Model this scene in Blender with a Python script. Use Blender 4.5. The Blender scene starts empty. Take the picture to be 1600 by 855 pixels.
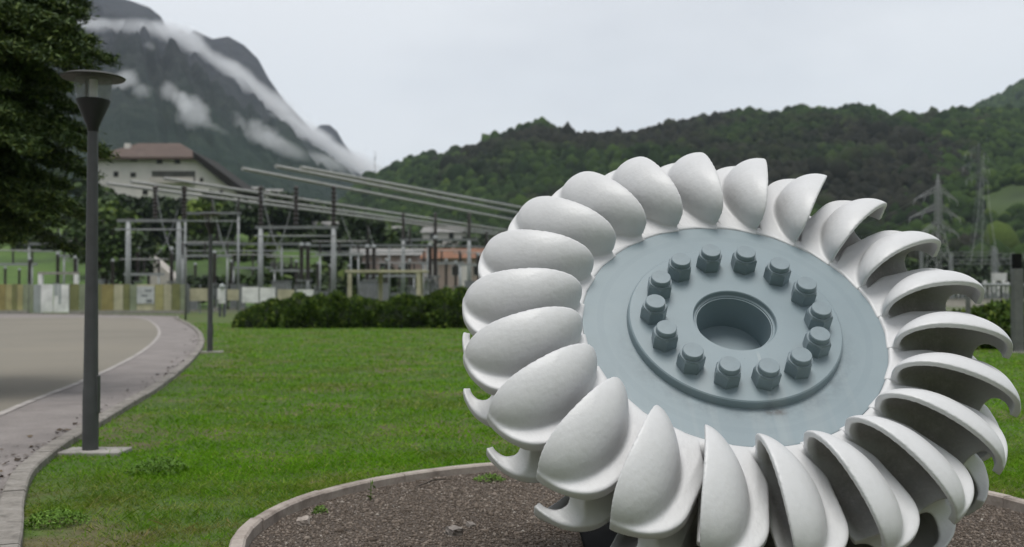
import bpy, math, random
import numpy as np
from mathutils import Vector, Matrix
random.seed(7)
rng = np.random.default_rng(7)
PI = math.pi
scene = bpy.context.scene
COL = scene.collection

# ------------------------------------------------------------------ camera, sky, sun, exposure
EYE, PITCH, FPX = 1.6, math.radians(1.146), 1624.85       # FPX: focal length in pixels of a 1600 wide picture
cam_d = bpy.data.cameras.new('camera'); cam = bpy.data.objects.new('camera', cam_d); COL.objects.link(cam)
cam.location = (0, 0, EYE); cam.rotation_euler = (PI / 2 + PITCH, 0, 0)
cam_d.sensor_width = 36; cam_d.lens = 36 * FPX / 1600
cam_d.clip_start = .05; cam_d.clip_end = 20000
cam_d.dof.use_dof = True; cam_d.dof.focus_distance = 5.5; cam_d.dof.aperture_fstop = 2.0
scene.camera = cam

SUN_EL, SUN_AZ = math.radians(77), math.radians(190)      # azimuth measured from +Y towards +X
world = bpy.data.worlds.new('World'); scene.world = world; world.use_nodes = True
nt = world.node_tree; nt.nodes.clear()
def wn(t): return nt.nodes.new(t)
sky = wn('ShaderNodeTexSky'); sky.sky_type = 'NISHITA'; sky.sun_disc = False
sky.sun_elevation = SUN_EL; sky.sun_rotation = SUN_AZ
bg1 = wn('ShaderNodeBackground'); bg1.inputs[1].default_value = .07
nt.links.new(sky.outputs[0], bg1.inputs[0])
tc = wn('ShaderNodeTexCoord'); mp = wn('ShaderNodeMapping'); mp.inputs['Scale'].default_value = (1.6, 1.6, 4.2)
nz = wn('ShaderNodeTexNoise'); nz.inputs['Scale'].default_value = 1.15; nz.inputs['Detail'].default_value = 5; nz.inputs['Roughness'].default_value = .5
cr = wn('ShaderNodeValToRGB')
cr.color_ramp.elements[0].position = .36; cr.color_ramp.elements[0].color = (.445, .452, .475, 1)
cr.color_ramp.elements[1].position = .62; cr.color_ramp.elements[1].color = (.62, .622, .632, 1)
bg2 = wn('ShaderNodeBackground'); bg2.inputs[1].default_value = 1.0
nt.links.new(tc.outputs['Generated'], mp.inputs[0]); nt.links.new(mp.outputs[0], nz.inputs[0])
nt.links.new(nz.outputs[0], cr.inputs[0]); nt.links.new(cr.outputs[0], bg2.inputs[0])
sz = wn('ShaderNodeSeparateXYZ'); nt.links.new(tc.outputs['Generated'], sz.inputs[0])     # the cloud deck is darker above than over the valley's mouth; the sun lamp is its bright patch
ov = wn('ShaderNodeMapRange'); nt.links.new(sz.outputs[2], ov.inputs[0])
ov.inputs[1].default_value = .26; ov.inputs[2].default_value = .55; ov.inputs[3].default_value = 1.0; ov.inputs[4].default_value = .78
nt.links.new(ov.outputs[0], bg2.inputs[1])
mx = wn('ShaderNodeMixShader'); mx.inputs[0].default_value = .9
nt.links.new(bg1.outputs[0], mx.inputs[1]); nt.links.new(bg2.outputs[0], mx.inputs[2])
wo = wn('ShaderNodeOutputWorld'); nt.links.new(mx.outputs[0], wo.inputs[0])

sun_d = bpy.data.lights.new('sun', 'SUN'); sun_d.energy = 1.5; sun_d.angle = math.radians(28); sun_d.color = (1, .975, .94)
sun = bpy.data.objects.new('sun', sun_d); COL.objects.link(sun)
sdir = Vector((math.cos(SUN_EL) * math.sin(SUN_AZ), math.cos(SUN_EL) * math.cos(SUN_AZ), math.sin(SUN_EL)))
sun.rotation_euler = sdir.to_track_quat('Z', 'Y').to_euler(); sun.location = (0, 0, 50)
scene.view_settings.view_transform = 'Standard'; scene.view_settings.look = 'None'
scene.view_settings.exposure = 0.75; scene.view_settings.gamma = 1
cy = scene.cycles
cy.max_bounces = 8; cy.diffuse_bounces = 4; cy.glossy_bounces = 3; cy.transmission_bounces = 6
cy.transparent_max_bounces = 12; cy.volume_bounces = 5
cy.use_denoising = True

# ------------------------------------------------------------------ measuring helpers
CP, SP = math.cos(PITCH), math.sin(PITCH)
def at(px, py, Y):
    """point seen at pixel (px, py) of the photograph, Y metres in front of the camera"""
    x, y = (px - 800) / FPX, -(py - 427.5) / FPX
    dy, dz = CP - y * SP, SP + y * CP
    k = Y / dy
    return Vector((x * k, Y, EYE + dz * k))
def gp(px, py, z=0.0):
    """point of the level z seen at the pixel"""
    x, y = (px - 800) / FPX, -(py - 427.5) / FPX
    dy, dz = CP - y * SP, SP + y * CP
    k = (z - EYE) / dz
    return Vector((x * k, dy * k, z))

# ------------------------------------------------------------------ mesh helpers
def link(o, parent=None):
    COL.objects.link(o)
    if parent is not None: o.parent = parent
    return o
def tag(o, label=None, cat=None, group=None, kind=None):
    if label: o['label'] = label
    if cat: o['category'] = cat
    if group: o['group'] = group
    if kind: o['kind'] = kind
    return o
def empty(name, loc=(0, 0, 0), rz=0.0):
    o = bpy.data.objects.new(name, None); o.location = loc; o.rotation_euler = (0, 0, rz); o.empty_display_size = .3
    return link(o)
def mesh_np(name, V, F, m=None, parent=None, smooth=False, mats=None, midx=None, loc=None):
    """V (n,3), F (m,k) all faces with k corners"""
    V = np.asarray(V, dtype=np.float32); F = np.asarray(F, dtype=np.int32)
    me = bpy.data.meshes.new(name)
    n, k = F.shape
    me.vertices.add(len(V)); me.vertices.foreach_set('co', V.ravel())
    me.loops.add(n * k); me.loops.foreach_set('vertex_index', F.ravel())
    me.polygons.add(n); me.polygons.foreach_set('loop_start', np.arange(0, n * k, k, dtype=np.int32))
    for mm in (mats or ([m] if m else [])): me.materials.append(mm)
    if midx is not None: me.polygons.foreach_set('material_index', np.asarray(midx, dtype=np.int32))
    if smooth: me.polygons.foreach_set('use_smooth', np.ones(n, dtype=bool))
    me.update(calc_edges=True); me.validate()
    o = bpy.data.objects.new(name, me)
    if loc is not None: o.location = loc
    return link(o, parent)
class MB:
    """collects boxes, bars, tubes, lathes; builds ONE mesh object"""
    def __init__(s): s.v = []; s.f = []; s.sm = []
    def add(s, vs, fs, smooth=False):
        b = len(s.v); s.v += [tuple(v) for v in vs]; s.f += [tuple(i + b for i in f) for f in fs]; s.sm += [smooth] * len(fs)
        return s
    def box(s, x0, x1, y0, y1, z0, z1):
        v = [(x, y, z) for z in (z0, z1) for y in (y0, y1) for x in (x0, x1)]
        return s.add(v, [(0, 2, 3, 1), (4, 5, 7, 6), (0, 1, 5, 4), (2, 6, 7, 3), (0, 4, 6, 2), (1, 3, 7, 5)])
    def bar(s, a, b, w, h=None, up=(0, 0, 1)):
        a, b = Vector(a), Vector(b); d = (b - a).normalized(); up = Vector(up)
        if abs(d.dot(up)) > .98: up = Vector((0, 1, 0))
        x = d.cross(up).normalized(); y = x.cross(d); h = h or w
        v = [p + x * sx * w / 2 + y * sy * h / 2 for p in (a, b) for sx, sy in ((-1, -1), (1, -1), (1, 1), (-1, 1))]
        return s.add(v, [(3, 2, 1, 0), (4, 5, 6, 7), (0, 1, 5, 4), (1, 2, 6, 5), (2, 3, 7, 6), (3, 0, 4, 7)])
    def tube(s, pts, r, n=10, caps=True, smooth=True):
        pts = [Vector(p) for p in pts]; m = len(pts)
        rs = r if hasattr(r, '__len__') else [r] * m
        vs = []; up = Vector((0, 0, 1))
        for i, p in enumerate(pts):
            d = (pts[min(i + 1, m - 1)] - pts[max(i - 1, 0)]).normalized()
            ref = up if abs(d.dot(up)) < .95 else Vector((0, 1, 0))
            x = d.cross(ref).normalized(); y = d.cross(x)
            vs += [p + (x * math.cos(2 * PI * k / n) + y * math.sin(2 * PI * k / n)) * rs[i] for k in range(n)]
        fs = [(i * n + k, i * n + (k + 1) % n, (i + 1) * n + (k + 1) % n, (i + 1) * n + k) for i in range(m - 1) for k in range(n)]
        s.add(vs, fs, smooth)
        if caps:
            s.f += [tuple(len(s.v) - m * n + k for k in range(n))[::-1], tuple(len(s.v) - n + k for k in range(n))]; s.sm += [False, False]
        return s
    def lathe(s, prof, n=48, loc=(0, 0, 0), smooth=True, axis='z'):
        """prof: (r, z) from one end of the axis to the other; r = 0 ends are closed with one vertex"""
        vs = []; rings = []
        for r, z in prof:
            if r < 1e-6: rings.append([len(vs)]); vs.append((loc[0], loc[1], loc[2] + z))
            else:
                rings.append(list(range(len(vs), len(vs) + n)))
                vs += [(loc[0] + r * math.cos(2 * PI * k / n), loc[1] + r * math.sin(2 * PI * k / n), loc[2] + z) for k in range(n)]
        fs = []
        for a, b in zip(rings, rings[1:]):
            for k in range(n):
                k2 = (k + 1) % n
                if len(a) == 1 and len(b) == 1: continue
                if len(a) == 1: fs.append((a[0], b[k2], b[k]))
                elif len(b) == 1: fs.append((a[k], a[k2], b[0]))
                else: fs.append((a[k], a[k2], b[k2], b[k]))
        return s.add(vs, fs, smooth)
    def prism(s, poly, z0, z1):
        n = len(poly)
        v = [(x, y, z0) for x, y in poly] + [(x, y, z1) for x, y in poly]
        f = [tuple(range(n))[::-1], tuple(range(n, 2 * n))] + [(i, (i + 1) % n, n + (i + 1) % n, n + i) for i in range(n)]
        return s.add(v, f)
    def build(s, name, m, parent=None, bevel=0, loc=None, angle=35):
        me = bpy.data.meshes.new(name); me.from_pydata(s.v, [], s.f)
        me.materials.append(m)
        me.polygons.foreach_set('use_smooth', s.sm)
        import bmesh
        b = bmesh.new(); b.from_mesh(me); bmesh.ops.recalc_face_normals(b, faces=b.faces[:])
        if any(s.sm):
            for e in b.edges:
                if len(e.link_faces) == 2 and e.calc_face_angle(0) > math.radians(angle): e.smooth = False
        b.to_mesh(me); b.free(); me.update()
        o = bpy.data.objects.new(name, me)
        if loc is not None: o.location = loc
        link(o, parent)
        if bevel:
            md = o.modifiers.new('bevel', 'BEVEL'); md.width = bevel; md.segments = 2; md.limit_method = 'ANGLE'; md.angle_limit = math.radians(40)
        return o

# value noise for terrain and outlines
_G = np.random.default_rng(11).random((97, 97))
def vnoise(x, y):
    x = np.asarray(x, float); y = np.asarray(y, float)
    xi = np.floor(x).astype(int); yi = np.floor(y).astype(int); fx = x - xi; fy = y - yi
    fx = fx * fx * (3 - 2 * fx); fy = fy * fy * (3 - 2 * fy)
    g = lambda i, j: _G[i % 97, j % 97]
    return (g(xi, yi) * (1 - fx) + g(xi + 1, yi) * fx) * (1 - fy) + (g(xi, yi + 1) * (1 - fx) + g(xi + 1, yi + 1) * fx) * fy
def fbm(x, y, o=5, gain=.5):
    t = 0; a = 1; n = 0
    for k in range(o):
        t = t + a * vnoise(x * 2 ** k + 13.7 * k, y * 2 ** k + 7.3 * k); n += a; a *= gain
    return t / n
def sstep(a, b, x):
    t = np.clip((np.asarray(x, float) - a) / (b - a), 0, 1); return t * t * (3 - 2 * t)
def inside(P, poly):
    x, y = P[:, 0], P[:, 1]; c = np.zeros(len(P), bool); n = len(poly)
    for i in range(n):
        x0, y0 = poly[i][:2]; x1, y1 = poly[(i + 1) % n][:2]
        if y0 == y1: continue
        c ^= ((y0 > y) != (y1 > y)) & (x < (x1 - x0) * (y - y0) / (y1 - y0) + x0)
    return c
def catmull(P, n=8):
    P = [Vector(p) for p in P]; Q = [P[0] * 2 - P[1]] + P + [P[-1] * 2 - P[-2]]; out = []
    for i in range(1, len(Q) - 2):
        for k in range(n):
            t = k / n; a, b, c, d = Q[i - 1], Q[i], Q[i + 1], Q[i + 2]
            out.append(.5 * (2 * b + (c - a) * t + (2 * a - 5 * b + 4 * c - d) * t * t + (3 * b - a - 3 * c + d) * t ** 3))
    return out + [P[-1]]

# ------------------------------------------------------------------ materials
class Mat:
    def __init__(s, name):
        s.m = bpy.data.materials.new(name); s.m.use_nodes = True; s.t = s.m.node_tree
        s.b = s.t.nodes['Principled BSDF']; s.out = s.t.nodes['Material Output']; s._co = {}
    def n(s, t, **kw):
        nd = s.t.nodes.new(t)
        for k, v in kw.items():
            if k in nd.inputs: nd.inputs[k].default_value = v
            else: setattr(nd, k, v)
        return nd
    def l(s, a, b): s.t.links.new(a, b)
    def co(s, kind='Object', scale=(1, 1, 1)):
        key = (kind, scale)
        if key not in s._co:
            t = s.n('ShaderNodeTexCoord'); mpn = s.n('ShaderNodeMapping'); mpn.inputs['Scale'].default_value = scale
            s.l(t.outputs[kind], mpn.inputs[0]); s._co[key] = mpn.outputs[0]
        return s._co[key]
    def noise(s, scale, detail=4, rough=.55, kind='Object', stretch=(1, 1, 1)):
        nd = s.n('ShaderNodeTexNoise', Scale=scale, Detail=detail, Roughness=rough)
        s.l(s.co(kind, stretch), nd.inputs['Vector']); return nd.outputs[0]
    def ramp(s, fac, stops):
        nd = s.n('ShaderNodeValToRGB'); r = nd.color_ramp
        while len(r.elements) < len(stops): r.elements.new(.5)
        for e, (p, c) in zip(r.elements, stops):
            e.position = p; e.color = (*c, 1) if len(c) == 3 else c
        s.l(fac, nd.inputs[0]); return nd.outputs[0]
    def mix(s, fac, a, b, mode='MIX'):
        nd = s.n('ShaderNodeMix', data_type='RGBA', blend_type=mode)
        for i, v in ((0, fac), (6, a), (7, b)):
            if hasattr(v, 'is_linked') or isinstance(v, bpy.types.NodeSocket): s.l(v, nd.inputs[i])
            elif i == 0: nd.inputs[0].default_value = v
            else: nd.inputs[i].default_value = (*v, 1)
        return nd.outputs[2]
    def rnd(s): return s.n('ShaderNodeNewGeometry').outputs['Random Per Island']
    def color(s, c):
        if isinstance(c, bpy.types.NodeSocket): s.l(c, s.b.inputs['Base Color'])
        else: s.b.inputs['Base Color'].default_value = (*c, 1)
        return s
    def set(s, **kw):
        for k, v in kw.items():
            i = s.b.inputs[k.replace('_', ' ')]
            if isinstance(v, bpy.types.NodeSocket): s.l(v, i)
            else: i.default_value = v
        return s
    def bump(s, h, strength=.3, dist=.02):
        nd = s.n('ShaderNodeBump', Strength=strength, Distance=dist)
        s.l(h, nd.inputs['Height']); s.l(nd.outputs[0], s.b.inputs['Normal']); return s
def simple(name, c, rough=.6, var=.25, scale=4.0, metal=0.0, bump=0.0, bscale=None, bdist=.01, spec=.5):
    m = Mat(name); f = m.noise(scale, 5)
    lo = tuple(x * (1 - var) for x in c); hi = tuple(min(1, x * (1 + var)) for x in c)
    m.color(m.ramp(f, [(.3, lo), (.7, hi)])).set(Roughness=rough, Metallic=metal)
    m.b.inputs['Specular IOR Level'].default_value = spec
    if bump: m.bump(m.noise(bscale or scale * 4, 4), bump, bdist)
    return m.m
def leafy(name, stops, rough=.6, big=None, bigscale=.05, bigmix=.5, trans=0.0):
    """foliage: a colour per leaf or clump, plus slow patches"""
    m = Mat(name); c = m.ramp(m.rnd(), stops)
    if big:
        f = m.ramp(m.noise(bigscale, 3), [(.42, (0, 0, 0)), (.62, (bigmix,) * 3)])
        c = m.mix(f, c, big)
    m.color(c).set(Roughness=rough)
    m.b.inputs['Specular IOR Level'].default_value = .25
    if trans:
        tr = m.n('ShaderNodeBsdfTranslucent'); m.l(c, tr.inputs[0]) if isinstance(c, bpy.types.NodeSocket) else None
        mxs = m.n('ShaderNodeMixShader'); mxs.inputs[0].default_value = trans
        m.l(m.b.outputs[0], mxs.inputs[1]); m.l(tr.outputs[0], mxs.inputs[2]); m.l(mxs.outputs[0], m.out.inputs[0])
    return m.m

# ------------------------------------------------------------------ the turbine wheel: pose
RW = 0.82                                                   # radius of the blue disc
def cam2w(c): return Vector((c[0], -SP * c[1] - CP * c[2], CP * c[1] - SP * c[2]))
_th, _ph = .825125, .042864
_n = (math.sin(_ph) * math.cos(_th), math.sin(_th), math.cos(_ph) * math.cos(_th))
WN = cam2w(_n); _u = Vector((0, 1, 0)).cross(Vector(_n)).normalized(); WU = cam2w(_u); WV = WN.cross(WU)
WC = cam2w(Vector((1.02470, -.245243, -4.815947)) * (RW / .7)) + Vector((0, 0, EYE))
WM = Matrix((WU, WV, WN)).transposed().to_4x4(); WM.translation = WC

# ------------------------------------------------------------------ ground, court, path, lawn, bed
m_earth = simple('earth', (.085, .10, .045), .95, .3, .05)
mg = Mat('lawn_soil')
f1 = mg.noise(.55, 6, .6); f2 = mg.noise(9.0, 5, .7)
cA = mg.ramp(f1, [(.36, (.055, .105, .012)), (.50, (.068, .115, .015)), (.60, (.11, .10, .042))])
cB = mg.ramp(f2, [(.3, (.45, .45, .45)), (.7, (1.35, 1.35, 1.35))])
mg.color(mg.mix(.8, cA, cB, 'MULTIPLY')).set(Roughness=.95).bump(f2, .6, .04); m_lawn = mg.m

mc = Mat('court_paving')
f = mc.noise(.12, 4, .5); g_ = mc.noise(60, 3, .7)
c = mc.mix(.55, mc.ramp(f, [(.36, (.185, .168, .136)), (.50, (.205, .187, .152)), (.66, (.225, .203, .162))]), mc.ramp(g_, [(.3, (.55, .55, .55)), (.7, (1.3, 1.3, 1.3))]), 'MULTIPLY')
mc.color(c).set(Roughness=.9).bump(g_, .3, .01); m_court = mc.m
ma = Mat('path_asphalt')
f = ma.noise(.9, 6, .7); g_ = ma.noise(48, 4, .85)
c = ma.mix(.7, ma.ramp(f, [(.35, (.175, .158, .150)), (.55, (.235, .213, .202)), (.75, (.285, .26, .245))]), ma.ramp(g_, [(.3, (.45, .45, .45)), (.7, (1.45, 1.42, 1.4))]), 'MULTIPLY')
ma.color(c).set(Roughness=.88).bump(g_, .4, .01); m_path = ma.m
m_line = simple('line_paint', (.33, .305, .285), .8, .4, 3)
mk = Mat('kerb_stone')
f = mk.noise(3.5, 6, .65); g_ = mk.noise(40, 4, .7)
c = mk.mix(.6, mk.ramp(f, [(.3, (.20, .165, .14)), (.5, (.37, .32, .28)), (.72, (.47, .42, .37))]), mk.ramp(g_, [(.3, (.7, .7, .7)), (.7, (1.15, 1.15, 1.15))]), 'MULTIPLY')
mk.color(c).set(Roughness=.9).bump(g_, .35, .006); m_kerb = mk.m
mk = Mat('weathered_kerb')
f = mk.noise(6, 6, .7); g_ = mk.noise(45, 4, .7)
c = mk.mix(.6, mk.ramp(f, [(.3, (.12, .11, .095)), (.5, (.24, .22, .195)), (.72, (.33, .31, .28))]), mk.ramp(g_, [(.3, (.7, .7, .7)), (.7, (1.15, 1.15, 1.15))]), 'MULTIPLY')
mk.color(c).set(Roughness=.9).bump(f, .5, .02); m_kerb2 = mk.m
mb_ = Mat('gravel_soil')
f = mb_.noise(1.2, 5, .6); g_ = mb_.noise(55, 4, .8)
c = mb_.mix(.85, mb_.ramp(f, [(.35, (.11, .086, .069)), (.6, (.16, .13, .107)), (.75, (.19, .155, .128))]), mb_.ramp(g_, [(.3, (.35, .35, .35)), (.7, (1.5, 1.5, 1.5))]), 'MULTIPLY')
mb_.color(c).set(Roughness=.95).bump(g_, .9, .03); m_bed = mb_.m

def sheet(name, poly, z, m, kind='structure'):
    import bmesh
    b = bmesh.new(); vs = [b.verts.new((p[0], p[1], z)) for p in poly]; b.faces.new(vs)
    bmesh.ops.triangulate(b, faces=b.faces[:])
    bmesh.ops.recalc_face_normals(b, faces=b.faces[:])
    for f_ in b.faces:
        if f_.normal.z < 0: f_.normal_flip()
    me = bpy.data.meshes.new(name); b.to_mesh(me); b.free(); me.materials.append(m)
    o = bpy.data.objects.new(name, me); link(o); return tag(o, kind=kind)

MB().box(-6000, 6000, -300, 7000, -.9, -.012).build('ground', m_earth)['kind'] = 'structure'

# kerb of the path (centre line), from beside the camera to the far end
kpx = [(12, 850), (20, 790), (36, 748), (70, 717), (110, 689), (160, 658), (205, 632), (255, 600), (297, 564), (314, 540), (311, 521), (295, 508), (276, 499), (252, 494)]
kp = [gp(*p) for p in kpx]
kp = [Vector((kp[0].x + 6.5, -8, 0)), Vector((kp[0].x + 1.9, 2.5, 0)), Vector((kp[0].x + .9, 4.6, 0))] + kp + [Vector((-40, 84.5, 0))]
kerb = catmull(kp, 8)
KERB = [(p.x, p.y) for p in kerb]
# court: everything left of the kerb, lighter inside the white line
left_far = [(-90, 84.5), (-90, -8)]
sheet('path', KERB + left_far, .004, m_path)
lpx = [(-60, 672), (0, 648), (60, 623), (130, 596), (180, 573), (220, 551), (243, 532), (249, 519), (243, 508), (229, 499.5), (210, 496.5)]
lp = [gp(*p) for p in lpx]; lp = [lp[0] + (lp[0] - lp[1]) * 4] + lp
line = catmull(lp, 8)
sheet('court', [(p.x, p.y) for p in line] + [(-90, line[-1].y), (-90, line[0].y)], .008, m_court)
def ribbon(pts, offs, zs):
    """strip of quads along pts: offs sideways offsets, zs heights"""
    V = []; n = len(pts); k = len(offs)
    for i, p in enumerate(pts):
        d = (pts[min(i + 1, n - 1)] - pts[max(i - 1, 0)]); d.z = 0; d.normalize(); s_ = Vector((d.y, -d.x, 0))
        for o_, z_ in zip(offs, zs): V.append((p.x + s_.x * o_, p.y + s_.y * o_, z_))
    F = [(i * k + j, i * k + j + 1, (i + 1) * k + j + 1, (i + 1) * k + j) for i in range(n - 1) for j in range(k - 1)]
    return V, F
V, F = ribbon(line, [-.06, .06], [.013, .013]); tag(mesh_np('road_marking', V, F, m_line), kind='structure')
far_l = [Vector((-88, line[-1].y + .4, 0)), Vector((line[-1].x - 1, line[-1].y + .4, 0))]
V, F = ribbon(far_l, [-.25, .25], [.0135, .0135]); tag(mesh_np('road_marking', V, F, m_line), kind='structure')

def kerb_stones(name, pts, w, h, m, stone, closed=False, gap=.012):
    """a row of kerb stones with open joints, slightly uneven"""
    P = [Vector(p) for p in pts]
    seg = [0.0]
    for a, b in zip(P, P[1:]): seg.append(seg[-1] + (b - a).length)
    L = seg[-1]; mbk = MB()
    def q(s):
        s = min(max(s, 0), L - 1e-6); i = int(np.searchsorted(seg, s, side='right') - 1); i = min(i, len(P) - 2)
        return P[i].lerp(P[i + 1], (s - seg[i]) / max(seg[i + 1] - seg[i], 1e-9))
    s0 = 0.0
    while s0 < L - .05:
        s1 = min(s0 + stone * random.uniform(.85, 1.15), L); dz = random.uniform(-.008, .008); dw = random.uniform(-.006, .006)
        nn = 5; ring = []
        for k in range(nn):
            s = s0 + gap / 2 + (s1 - s0 - gap) * k / (nn - 1); p = q(s); d = (q(s + .02) - q(s - .02)).normalized(); sd = Vector((d.y, -d.x, 0))
            c_ = .014
            pr = [(-w / 2, -.10), (-w / 2, h - c_), (-w / 2 + c_, h), (w / 2 - c_, h), (w / 2, h - c_), (w / 2, -.10)]
            ring.append([p + sd * (x + dw) + Vector((0, 0, z + dz)) for x, z in pr])
        v = [x for r_ in ring for x in r_]
        f_ = [(k * 6 + j, k * 6 + (j + 1) % 6, (k + 1) * 6 + (j + 1) % 6, (k + 1) * 6 + j) for k in range(nn - 1) for j in range(6)]
        f_ += [tuple(range(6))[::-1], tuple((nn - 1) * 6 + j for j in range(6))]
        mbk.add(v, f_); s0 = s1
    return tag(mbk.build(name, m), kind='structure')
kerb_stones('path_kerb', kerb[4:], .17, .075, m_kerb2, 1.0)

# round bed under the wheel
bpx = [(360, 855), (480, 798), (600, 760), (700, 743), (838, 731), (1536, 784), (1598, 802)]
B = np.array([gp(*p)[:2] for p in bpx])
A_ = np.c_[2 * B, np.ones(len(B))]; sol = np.linalg.lstsq(A_, (B ** 2).sum(1), rcond=None)[0]
BC = Vector((sol[0], sol[1], 0)); BR = math.sqrt(sol[2] + sol[0] ** 2 + sol[1] ** 2)
print('BED', BC, BR, 'WHEEL', WC)
circ = [(BC.x + BR * math.cos(a), BC.y + BR * math.sin(a), 0) for a in np.linspace(0, 2 * PI, 145)]
kerb_stones('bed_kerb', circ, .095, .085, m_kerb, 1.0, gap=.008)
sheet('gravel_bed', [(BC.x + (BR - .02) * math.cos(a), BC.y + (BR - .02) * math.sin(a)) for a in np.linspace(0, 2 * PI, 96, endpoint=False)], .006, m_bed)
# lawn: a ring-holed sheet right of the kerb (grid, gently uneven)
LAWN = KERB + [(-40, 90), (60, 90), (60, -8)]
gx, gy = np.meshgrid(np.arange(-46, 60, .5), np.arange(-8, 90, .5), indexing='ij')
V = np.c_[gx.ravel(), gy.ravel(), np.zeros(gx.size)]; nx, ny = gx.shape
idx = np.arange(nx * ny).reshape(nx, ny)
F = np.stack([idx[:-1, :-1], idx[1:, :-1], idx[1:, 1:], idx[:-1, 1:]], -1).reshape(-1, 4)
ctr = V[F].mean(1); ok = inside(ctr, LAWN) & (np.hypot(ctr[:, 0] - BC.x, ctr[:, 1] - BC.y) > BR + .3)
V[:, 2] = -.006
tag(mesh_np('lawn', V, F[ok], m_lawn), kind='structure')
# strips that close the lawn up to the kerbs
V, F = ribbon(kerb, [.07, .9], [-.004, -.004]); tag(mesh_np('lawn', V, F, m_lawn), kind='structure')
a = np.linspace(0, 2 * PI, 145); V = np.r_[np.c_[BC.x + (BR + .04) * np.cos(a), BC.y + (BR + .04) * np.sin(a), 0 * a - .002], np.c_[BC.x + (BR + 1.2) * np.cos(a), BC.y + (BR + 1.2) * np.sin(a), 0 * a - .002]]
F = [(i, 145 + i, 146 + i, i + 1) for i in range(144)]; F = [f_[::-1] for f_ in F]
tag(mesh_np('lawn', V, F, m_lawn), kind='structure')

# ------------------------------------------------------------------ far terrain
def z_slope(X, Y):
    """valley slope behind the switchyard"""
    a = X / np.maximum(Y, 1)
    H = 16 * sstep(-.02, -.30, a) + 6 * sstep(.10, -.12, a)
    return H * sstep(112, 262, Y) ** .9 + np.clip(Y - 262, 0, None) * .075 * sstep(.05, -.3, a) + 1.2 * (fbm(X / 30, Y / 30, 3) - .5) * sstep(112, 160, Y) - .05
def grid(az0, az1, d0, d1, na, nd, zf, pw=1.0):
    az = np.linspace(az0, az1, na)[:, None]; t = np.linspace(0, 1, nd)[None, :] ** pw
    Y = d0 + (d1 - d0) * t + 0 * az; X = az * Y
    Z = zf(X, Y); V = np.c_[X.ravel(), Y.ravel(), Z.ravel()]
    idx = np.arange(na * nd).reshape(na, nd)
    F = np.stack([idx[:-1, :-1], idx[1:, :-1], idx[1:, 1:], idx[:-1, 1:]], -1).reshape(-1, 4)
    return V, F
ms = Mat('slope_grass')
f = ms.noise(.03, 5, .6); g_ = ms.noise(.6, 4, .7)
c = ms.mix(.6, ms.ramp(f, [(.36, (.028, .05, .012)), (.5, (.065, .125, .02)), (.66, (.10, .155, .03))]), ms.ramp(g_, [(.3, (.6, .6, .6)), (.7, (1.3, 1.3, 1.3))]), 'MULTIPLY')
ms.color(c).set(Roughness=.95); m_slope = ms.m
V, F = grid(-.75, .12, 108, 700, 160, 110, z_slope)
tag(mesh_np('hillside', V, F, m_slope, smooth=True), kind='structure')

# wooded hills on the right: ridge heights measured in the picture
rp = np.array([(430, 440), (520, 330), (575, 285), (610, 270), (640, 252), (660, 249), (700, 246), (740, 236), (780, 219), (810, 205), (845, 193), (870, 204), (910, 217), (960, 218), (1000, 218), (1020, 211), (1060, 199), (1100, 192), (1160, 184), (1200, 186), (1260, 176), (1340, 171), (1375, 176), (1395, 190), (1410, 195), (1440, 188), (1500, 178), (1540, 176), (1600, 176), (1700, 170), (1850, 150), (2100, 190)], float)
def px_az(px): return (px - 800) / FPX
RD = 880.0
rh_az = px_az(rp[:, 0]); rh_h = (460 - rp[:, 1]) / FPX * RD + EYE
def z_hill(X, Y):
    a = X / Y; H = np.interp(a, rh_az, rh_h)
    Hs = sum(np.interp(a + d, rh_az, rh_h) for d in (-.05, -.025, 0, .025, .05)) / 5
    t = np.clip((Y - 290) / (RD - 290), 0, 1)
    wv = sstep(.72, 1.0, t)
    z = (Hs * (1 - wv) + H * wv) * (t ** 1.12)
    knoll = (fbm(X / 150, Y / 150, 4) - .5) * 62 * np.sin(PI * np.clip(t, 0, 1)) * sstep(0, .3, t)
    back = np.clip(Y - RD, 0, None) * -.45
    return z + knoll + back - .3 - 3 * (1 - sstep(.0, .06, t))
mh = Mat('hill_floor'); f = mh.noise(.02, 5, .6)
mh.color(mh.ramp(f, [(.35, (.018, .030, .008)), (.55, (.040, .068, .014)), (.75, (.06, .09, .02))])).set(Roughness=1.0)
m_hill = mh.m
V, F = grid(px_az(430), px_az(2000), 280, 1150, 260, 120, z_hill)
tag(mesh_np('hills', V, F, m_hill, smooth=True), kind='structure')
# farther hill on the right edge
def z_hill2(X, Y):
    a = X / Y; H = np.interp(a, px_az(np.array([1395, 1440, 1500, 1540, 1570, 1600, 1660, 1760, 1950])), (460 - np.array([300, 212, 188, 168, 152, 137, 112, 80, 60])) / FPX * 1500 + EYE)
    t = np.clip((Y - 950) / 550, 0, 1)
    return H * t ** .8 - np.clip(Y - 1500, 0, None) * .4 + (fbm(X / 60, Y / 60, 4) - .5) * 16 * np.sin(PI * t)
V, F = grid(px_az(1395), px_az(2000), 960, 1800, 120, 60, z_hill2)
tag(mesh_np('hills', V, F, m_hill, smooth=True), kind='structure')

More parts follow.
